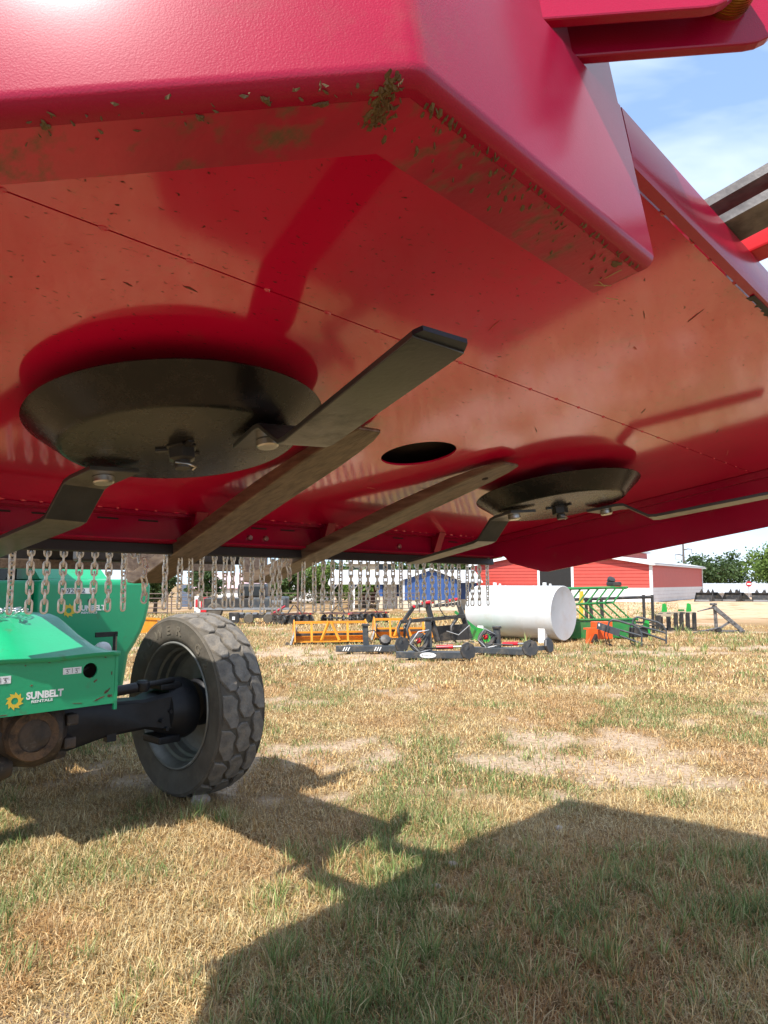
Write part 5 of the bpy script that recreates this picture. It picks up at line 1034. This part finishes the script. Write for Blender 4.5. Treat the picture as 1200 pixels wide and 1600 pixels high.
# ---- row of black buckets in front of the long shed
ords = ('first', 'second', 'third', 'fourth', 'fifth', 'sixth', 'seventh', 'eighth')
def bucket():
    t = empty('loader_bucket', (0, 0, 0), 0, 'x', 'bucket', 'black buckets lined up before the long shed')
    MB().add([(x_, y_, z_) for x_ in (-.62, .62) for y_, z_ in ((-.55, .02), (-.05, .03), (.18, .2), (.22, .5), (.12, .68), (.16, .70), (.27, .5), (.22, .17), (-.03, -.0), (-.55, -.01))], [(i, (i + 1) % 10, 10 + (i + 1) % 10, 10 + i) for i in range(10)]).build('shell', 'blk', t)
    for s in (-.62, .60): MB().prism([(-.55, .0), (-.05, .0), (.2, .2), (.24, .5), (.12, .70), (-.2, .40)], s, s + .02, Matrix(((0, 0, 1, 0), (1, 0, 0, 0), (0, 1, 0, 0), (0, 0, 0, 1)))).build('side_plate', 'blk', t)
    for s in (-.25, .25): MB().prism([(-.16, .68), (.16, .68), (.02, .98)], -.30, -.27, Matrix(((1, 0, 0, s), (0, 0, -1, 0), (0, 1, 0, 0), (0, 0, 0, 1)))).build('mount_ear', 'blk', t)
    MB().box(-.5, .5, -.56, -.54, .04, .16).build('edge_strip', 'steel', t)
    return t
bk = bucket()
for k in range(8):
    if k == 0: o = bk; kids = None
    else:
        o = bk.copy(); COL.objects.link(o)
        for ch in bk.children: q = ch.copy(); COL.objects.link(q); q.parent = o; q.matrix_parent_inverse = ch.matrix_parent_inverse.copy()
    x_ = 24.9 + k * 1.10 + (.15 if k % 2 else 0); y_ = 55.6 + (1.1 if k % 2 else 0)
    o.location = (x_, y_, tz(x_, y_)); o.rotation_euler = (0, 0, R((-38, 24, -50, 35, -28, 50, -44, 30)[k])); o['label'] = f'black loader bucket, {ords[k]} from the barn in the row before the long shed'
# ---- disc harrows, flat trailer and dark truck behind the grass
def harrow(x, y, rz, label):
    t = imp('disc_harrow', x, y - 1.6, rz, label, 'harrow', 'black harrows along the fence'); t.scale = (.95, .95, .72)
    for y_ in (0, .5): 
        ga = MB().tube([(-.75, y_, .28), (.75, y_, .28)], .03, 8).build('gang_shaft', 'blk', t, 40)
        for k in range(5): MB().lathe([(0, -.012), (.22, -.03), (.25, .02), (.22, .0), (0, .008)], 14, Tm((-.60 + k * .30, y_, .23), ry=R(90), rz=R(random.uniform(5, 45)))).build('disc', 'blk', ga)
    for x_ in (-.6, .6): MB().bar((x_, -.1, .52), (x_ * .6, .6, .52), .07, .07).build('frame_side', 'redcyl' if x_ > 0 else 'blk', t)
    for y_ in (-.05, .5): MB().bar((-.75, y_, .52), (.75, y_, .52), .07, .07).build('frame_bar', 'rust', t)
    for x_ in (-.3, .3): MB().bar((x_, .1, .54), (x_ * .1, .15, .98), .05, .03).build('hitch_mast', 'blk', t)
    return t
harrow(-3.2, 27.6, 34, 'left disc harrow of the black row, next to the flat trailer'); harrow(-1.75, 28.2, -28, 'middle disc harrow of the black row'); harrow(-.45, 29.0, 30, 'right disc harrow of the black row, nearest the scrapers')
ft = imp('flat_trailer', -5.6, 26.6, 8, 'low black flat trailer frame parked left of the harrows', 'trailer')
MB().box(-.1, 1.9, -.45, -.37, .22, .34).build('side_rail', 'blk', ft); MB().box(-.1, 1.9, .9, .98, .22, .34).build('side_rail', 'blk', ft); MB().box(-.12, .25, -.48, -.2, .05, .42, bev=.01).build('corner_box', 'blk', ft)
wbox('sticker', 'white', ft, .0, .10, -.485, -.481, .16, .28)
for k in range(8): MB().box(-.05 + k * .25, .0 + k * .25 + .12, -.36, .89, .34, .37).build('deck_board', 'wornbar', ft)
for x_ in (.6, 1.3): MB().lathe([(0, -.08), (.16, -.08), (.19, 0), (.16, .08), (0, .08)], 14, Tm((x_, -.5, .2), rx=R(90))).build('wheel', 'tyre', ft, 40)
MB().bar((1.4, -.42, .34), (1.9, .2, .62), .06, .06).build('ramp', 'redcyl', ft)
tkk = imp('dark_truck', -7.4, 33.5, 4, 'dark flatbed truck parked behind the chains with silver bumper', 'truck')
MB().box(-.9, 1.3, -.7, .7, .45, .95, bev=.04).build('bed', 'blk', tkk); MB().box(1.3, 2.9, -.75, .75, .40, 1.0, bev=.10).build('nose', 'charcoal', tkk); MB().box(.6, 1.9, -.68, .68, .95, 1.62, bev=.14).build('cab', 'blk', tkk)
MB().box(.75, 1.7, -.70, -.675, 1.05, 1.48).build('window', 'glass', tkk); MB().box(-1.0, 3.0, -.80, -.74, .42, .52).build('bumper', 'steel', tkk)
for x_ in (-.4, 2.3): MB().lathe([(0, -.12), (.30, -.12), (.37, -.05), (.37, .05), (.30, .12), (0, .12)], 18, Tm((x_, -.66, .37), rx=R(90))).build('wheel', 'tyre', tkk, 40)
MB().box(2.2, 2.7, -.77, -.755, .62, .86).build('headlamp', 'steel', tkk)
rv = imp('red_kiosk', -11.9, 46.5, 0, 'small red and white machine standing by the pink roofed shed', 'machine')
MB().box(-.35, .05, -.3, .3, 0, 1.15, bev=.03).build('white_case', 'white', rv); MB().box(.06, .42, -.28, .3, 0, 1.05, bev=.03).build('red_case', 'redcyl', rv); MB().box(-.28, -.02, -.32, -.305, .45, .95).build('panel', 'signred', rv)
# ---- stone by the tyre
def rock(x, y, r, label, seed):
    bm = bmesh.new(); bmesh.ops.create_icosphere(bm, subdivisions=2, radius=1); rr = random.Random(seed)
    for v in bm.verts: v.co = Vector((v.co.x * r * 1.2, v.co.y * r, v.co.z * r * .75)) * (0.8 + .4 * rr.random())
    me = bpy.data.meshes.new('stone'); bm.to_mesh(me); bm.free(); me.materials.append(M['stone'])
    o = link('stone', me, None, (x, y, tz(x, y) + r * .4), (0, 0, seed)); tag(o, label, 'stone'); return o
rock(-1.235, 4.92, .06, 'pale pinkish stone lying against the front of the big tyre', 1)
rock(.36, 3.86, .024, 'small pale stone in the shade, left of the pair below the sunny notch', 2); rock(.25, 3.62, .022, 'small pale stone lying lowest in the mower shadow', 3); rock(1.05, 4.42, .024, 'small pale stone near the far edge of the mower shadow', 4)

# ================================================================== GRASS
def blades(P_, h, w, lean, C_, az=None):
    n = len(P_); a = rng.random(n) * 2 * np.pi if az is None else az
    d = np.stack([np.cos(a), np.sin(a), np.zeros(n)], 1); b_ = a + np.pi / 2 + rng.normal(size=n) * .5; s = np.stack([np.cos(b_), np.sin(b_), np.zeros(n)], 1) * (w / 2)[:, None]
    up = np.array([0, 0, 1.0]); cl = np.cos(lean)[:, None]; sl_ = np.sin(lean)[:, None]
    mid = P_ + (d * sl_ * .8 + up * (cl * .9 + .1)) * (h * .5)[:, None]; l2 = np.minimum(lean * 1.35 + .25, 1.72); tip = mid + (d * np.sin(l2)[:, None] + up * np.cos(l2)[:, None]) * (h * .5)[:, None]
    V = np.stack([P_ - s, P_ + s, mid + s * .75, mid - s * .75, tip], 1).reshape(-1, 3)
    o = np.arange(n)[:, None] * 5
    F = np.concatenate([o + np.array([0, 1, 2]), o + np.array([0, 2, 3]), o + np.array([3, 2, 4])], 0)
    C_ = np.concatenate([C_, np.ones((n, 1))], 1); return V, F, np.repeat(C_, 5, 0)
straw = np.array([(0.58, 0.42, 0.19), (0.50, 0.33, 0.13), (0.70, 0.56, 0.31), (0.40, 0.235, 0.095), (0.56, 0.45, 0.25)])
greens = np.array([(0.15, 0.21, 0.06), (0.22, 0.27, 0.09), (0.11, 0.18, 0.045), (0.27, 0.30, 0.12)])
def scatter(n, y0, y1, spread, power=1.0):
    y = y0 + (y1 - y0) * rng.random(n) ** power; x = (rng.random(n) * 2 - 1) * (spread * y + .5); return x, y
def field(n, y0, y1, hm, wm, gfrac, power=1.0, spread=.62, flat=.35):
    x, y = scatter(n, y0, y1, spread, power)
    keep = rng.random(n) > (.06 + (.80 - .45 * (y < 5)) * bare(x, y)); x, y = x[keep], y[keep]; n = len(x)
    gn = vnoise(x, y, .9, 21) * .55 + vnoise(x, y, 2.6, 22) * .45 + .10 * sst(-.6, .2, x) * (1 - sst(3.8, 4.4, y))
    isg = rng.random(n) < np.clip((gn - .50) * 4.5, 0, .85) * gfrac
    clump = vnoise(x, y, 6.5, 23)
    h = hm * (.45 + .9 * rng.random(n)) * (.55 + .9 * clump) * np.where(isg, 1.15, 1); w = wm * (.7 + .7 * rng.random(n))
    lay = rng.random(n) < flat; lean = np.where(lay & ~isg, 1.15 + .35 * rng.random(n), .15 + .75 * rng.random(n))
    z = ter(x, y) + np.where(lay, .004 + .012 * rng.random(n), -.004)
    C_ = np.where(isg[:, None], greens[rng.integers(0, 4, n)], straw[rng.integers(0, 5, n)]) * (.50 + .80 * rng.random(n))[:, None]
    # redder thatch patches
    rd = sst(.5, .75, vnoise(x, y, 1.3, 31))[:, None]; C_ = np.where(isg[:, None], C_, C_ * (1 - rd * np.array([.08, .18, .22])))
    return blades(np.stack([x, y, z], 1), h, w, lean, C_), isg
def grass_obj(name, label, *parts):
    V = []; F = []; C_ = []; o = 0
    for v, f_, c_ in parts: V.append(v); F.append(f_ + o); C_.append(c_); o += len(v)
    ob = link(name, np_mesh(name, np.concatenate(V), np.concatenate(F), 'blade_grass', np.concatenate(C_))); tag(ob, label, 'grass', kind='stuff'); return ob
A1, _ = field(250000, 1.9, 5.2, .062, .0034, .55, 1.1, flat=.5)
A2, _ = field(190000, 5.2, 10, .058, .0058, .5, 1.0, flat=.40)
A3, _ = field(120000, 10, 24, .080, .013, .6, 1.0, .60, flat=.25)
A4, _ = field(36000, 24, 48, .13, .03, .8, 1.0, .40, flat=.15)
grass_obj('dry_grass', 'short straw coloured dry grass with green patches over the whole yard', A1, A2, A3, A4)
# tufts of living grass, taller, thick in the shade at lower right
def tufts(n, xr, yr, per, hm, wm, seed):
    cx = xr[0] + (xr[1] - xr[0]) * rng.random(n); cy = yr[0] + (yr[1] - yr[0]) * rng.random(n)
    k = np.repeat(np.arange(n), per); m = len(k); r_ = .035 * np.sqrt(rng.random(m)) * (.6 + rng.random(n)[k] * 1.6); a = rng.random(m) * 2 * np.pi
    x = cx[k] + r_ * np.cos(a); y = cy[k] + r_ * np.sin(a); sc_ = (.5 + .9 * rng.random(n))[k]
    C_ = greens[rng.integers(0, 4, m)] * (.8 + .7 * rng.random(m))[:, None]; dry = rng.random(m) < .28; C_[dry] = straw[rng.integers(0, 5, dry.sum())]
    return blades(np.stack([x, y, ter(x, y) - .004], 1), hm * sc_ * (.5 + .7 * rng.random(m)), wm * (.7 + .6 * rng.random(m)), .10 + .75 * rng.random(m), C_, a + rng.normal(size=m) * .5)
grass_obj('green_grass', 'tufts of longer green grass, thickest in the mower shadow', tufts(640, (-.6, 2.6), (2.0, 4.1), 34, .105, .0036, 1), tufts(60, (-2.2, -.7), (2.1, 4.2), 30, .09, .0034, 2), tufts(36, (-.8, 5.5), (4.3, 9), 26, .075, .005, 3), tufts(14, (-1.25, -.9), (4.5, 4.75), 26, .11, .004, 5), tufts(90, (-3, 12), (11, 22), 22, .13, .012, 4), tufts(60, (3, 11), (15.5, 22), 24, .26, .014, 6))
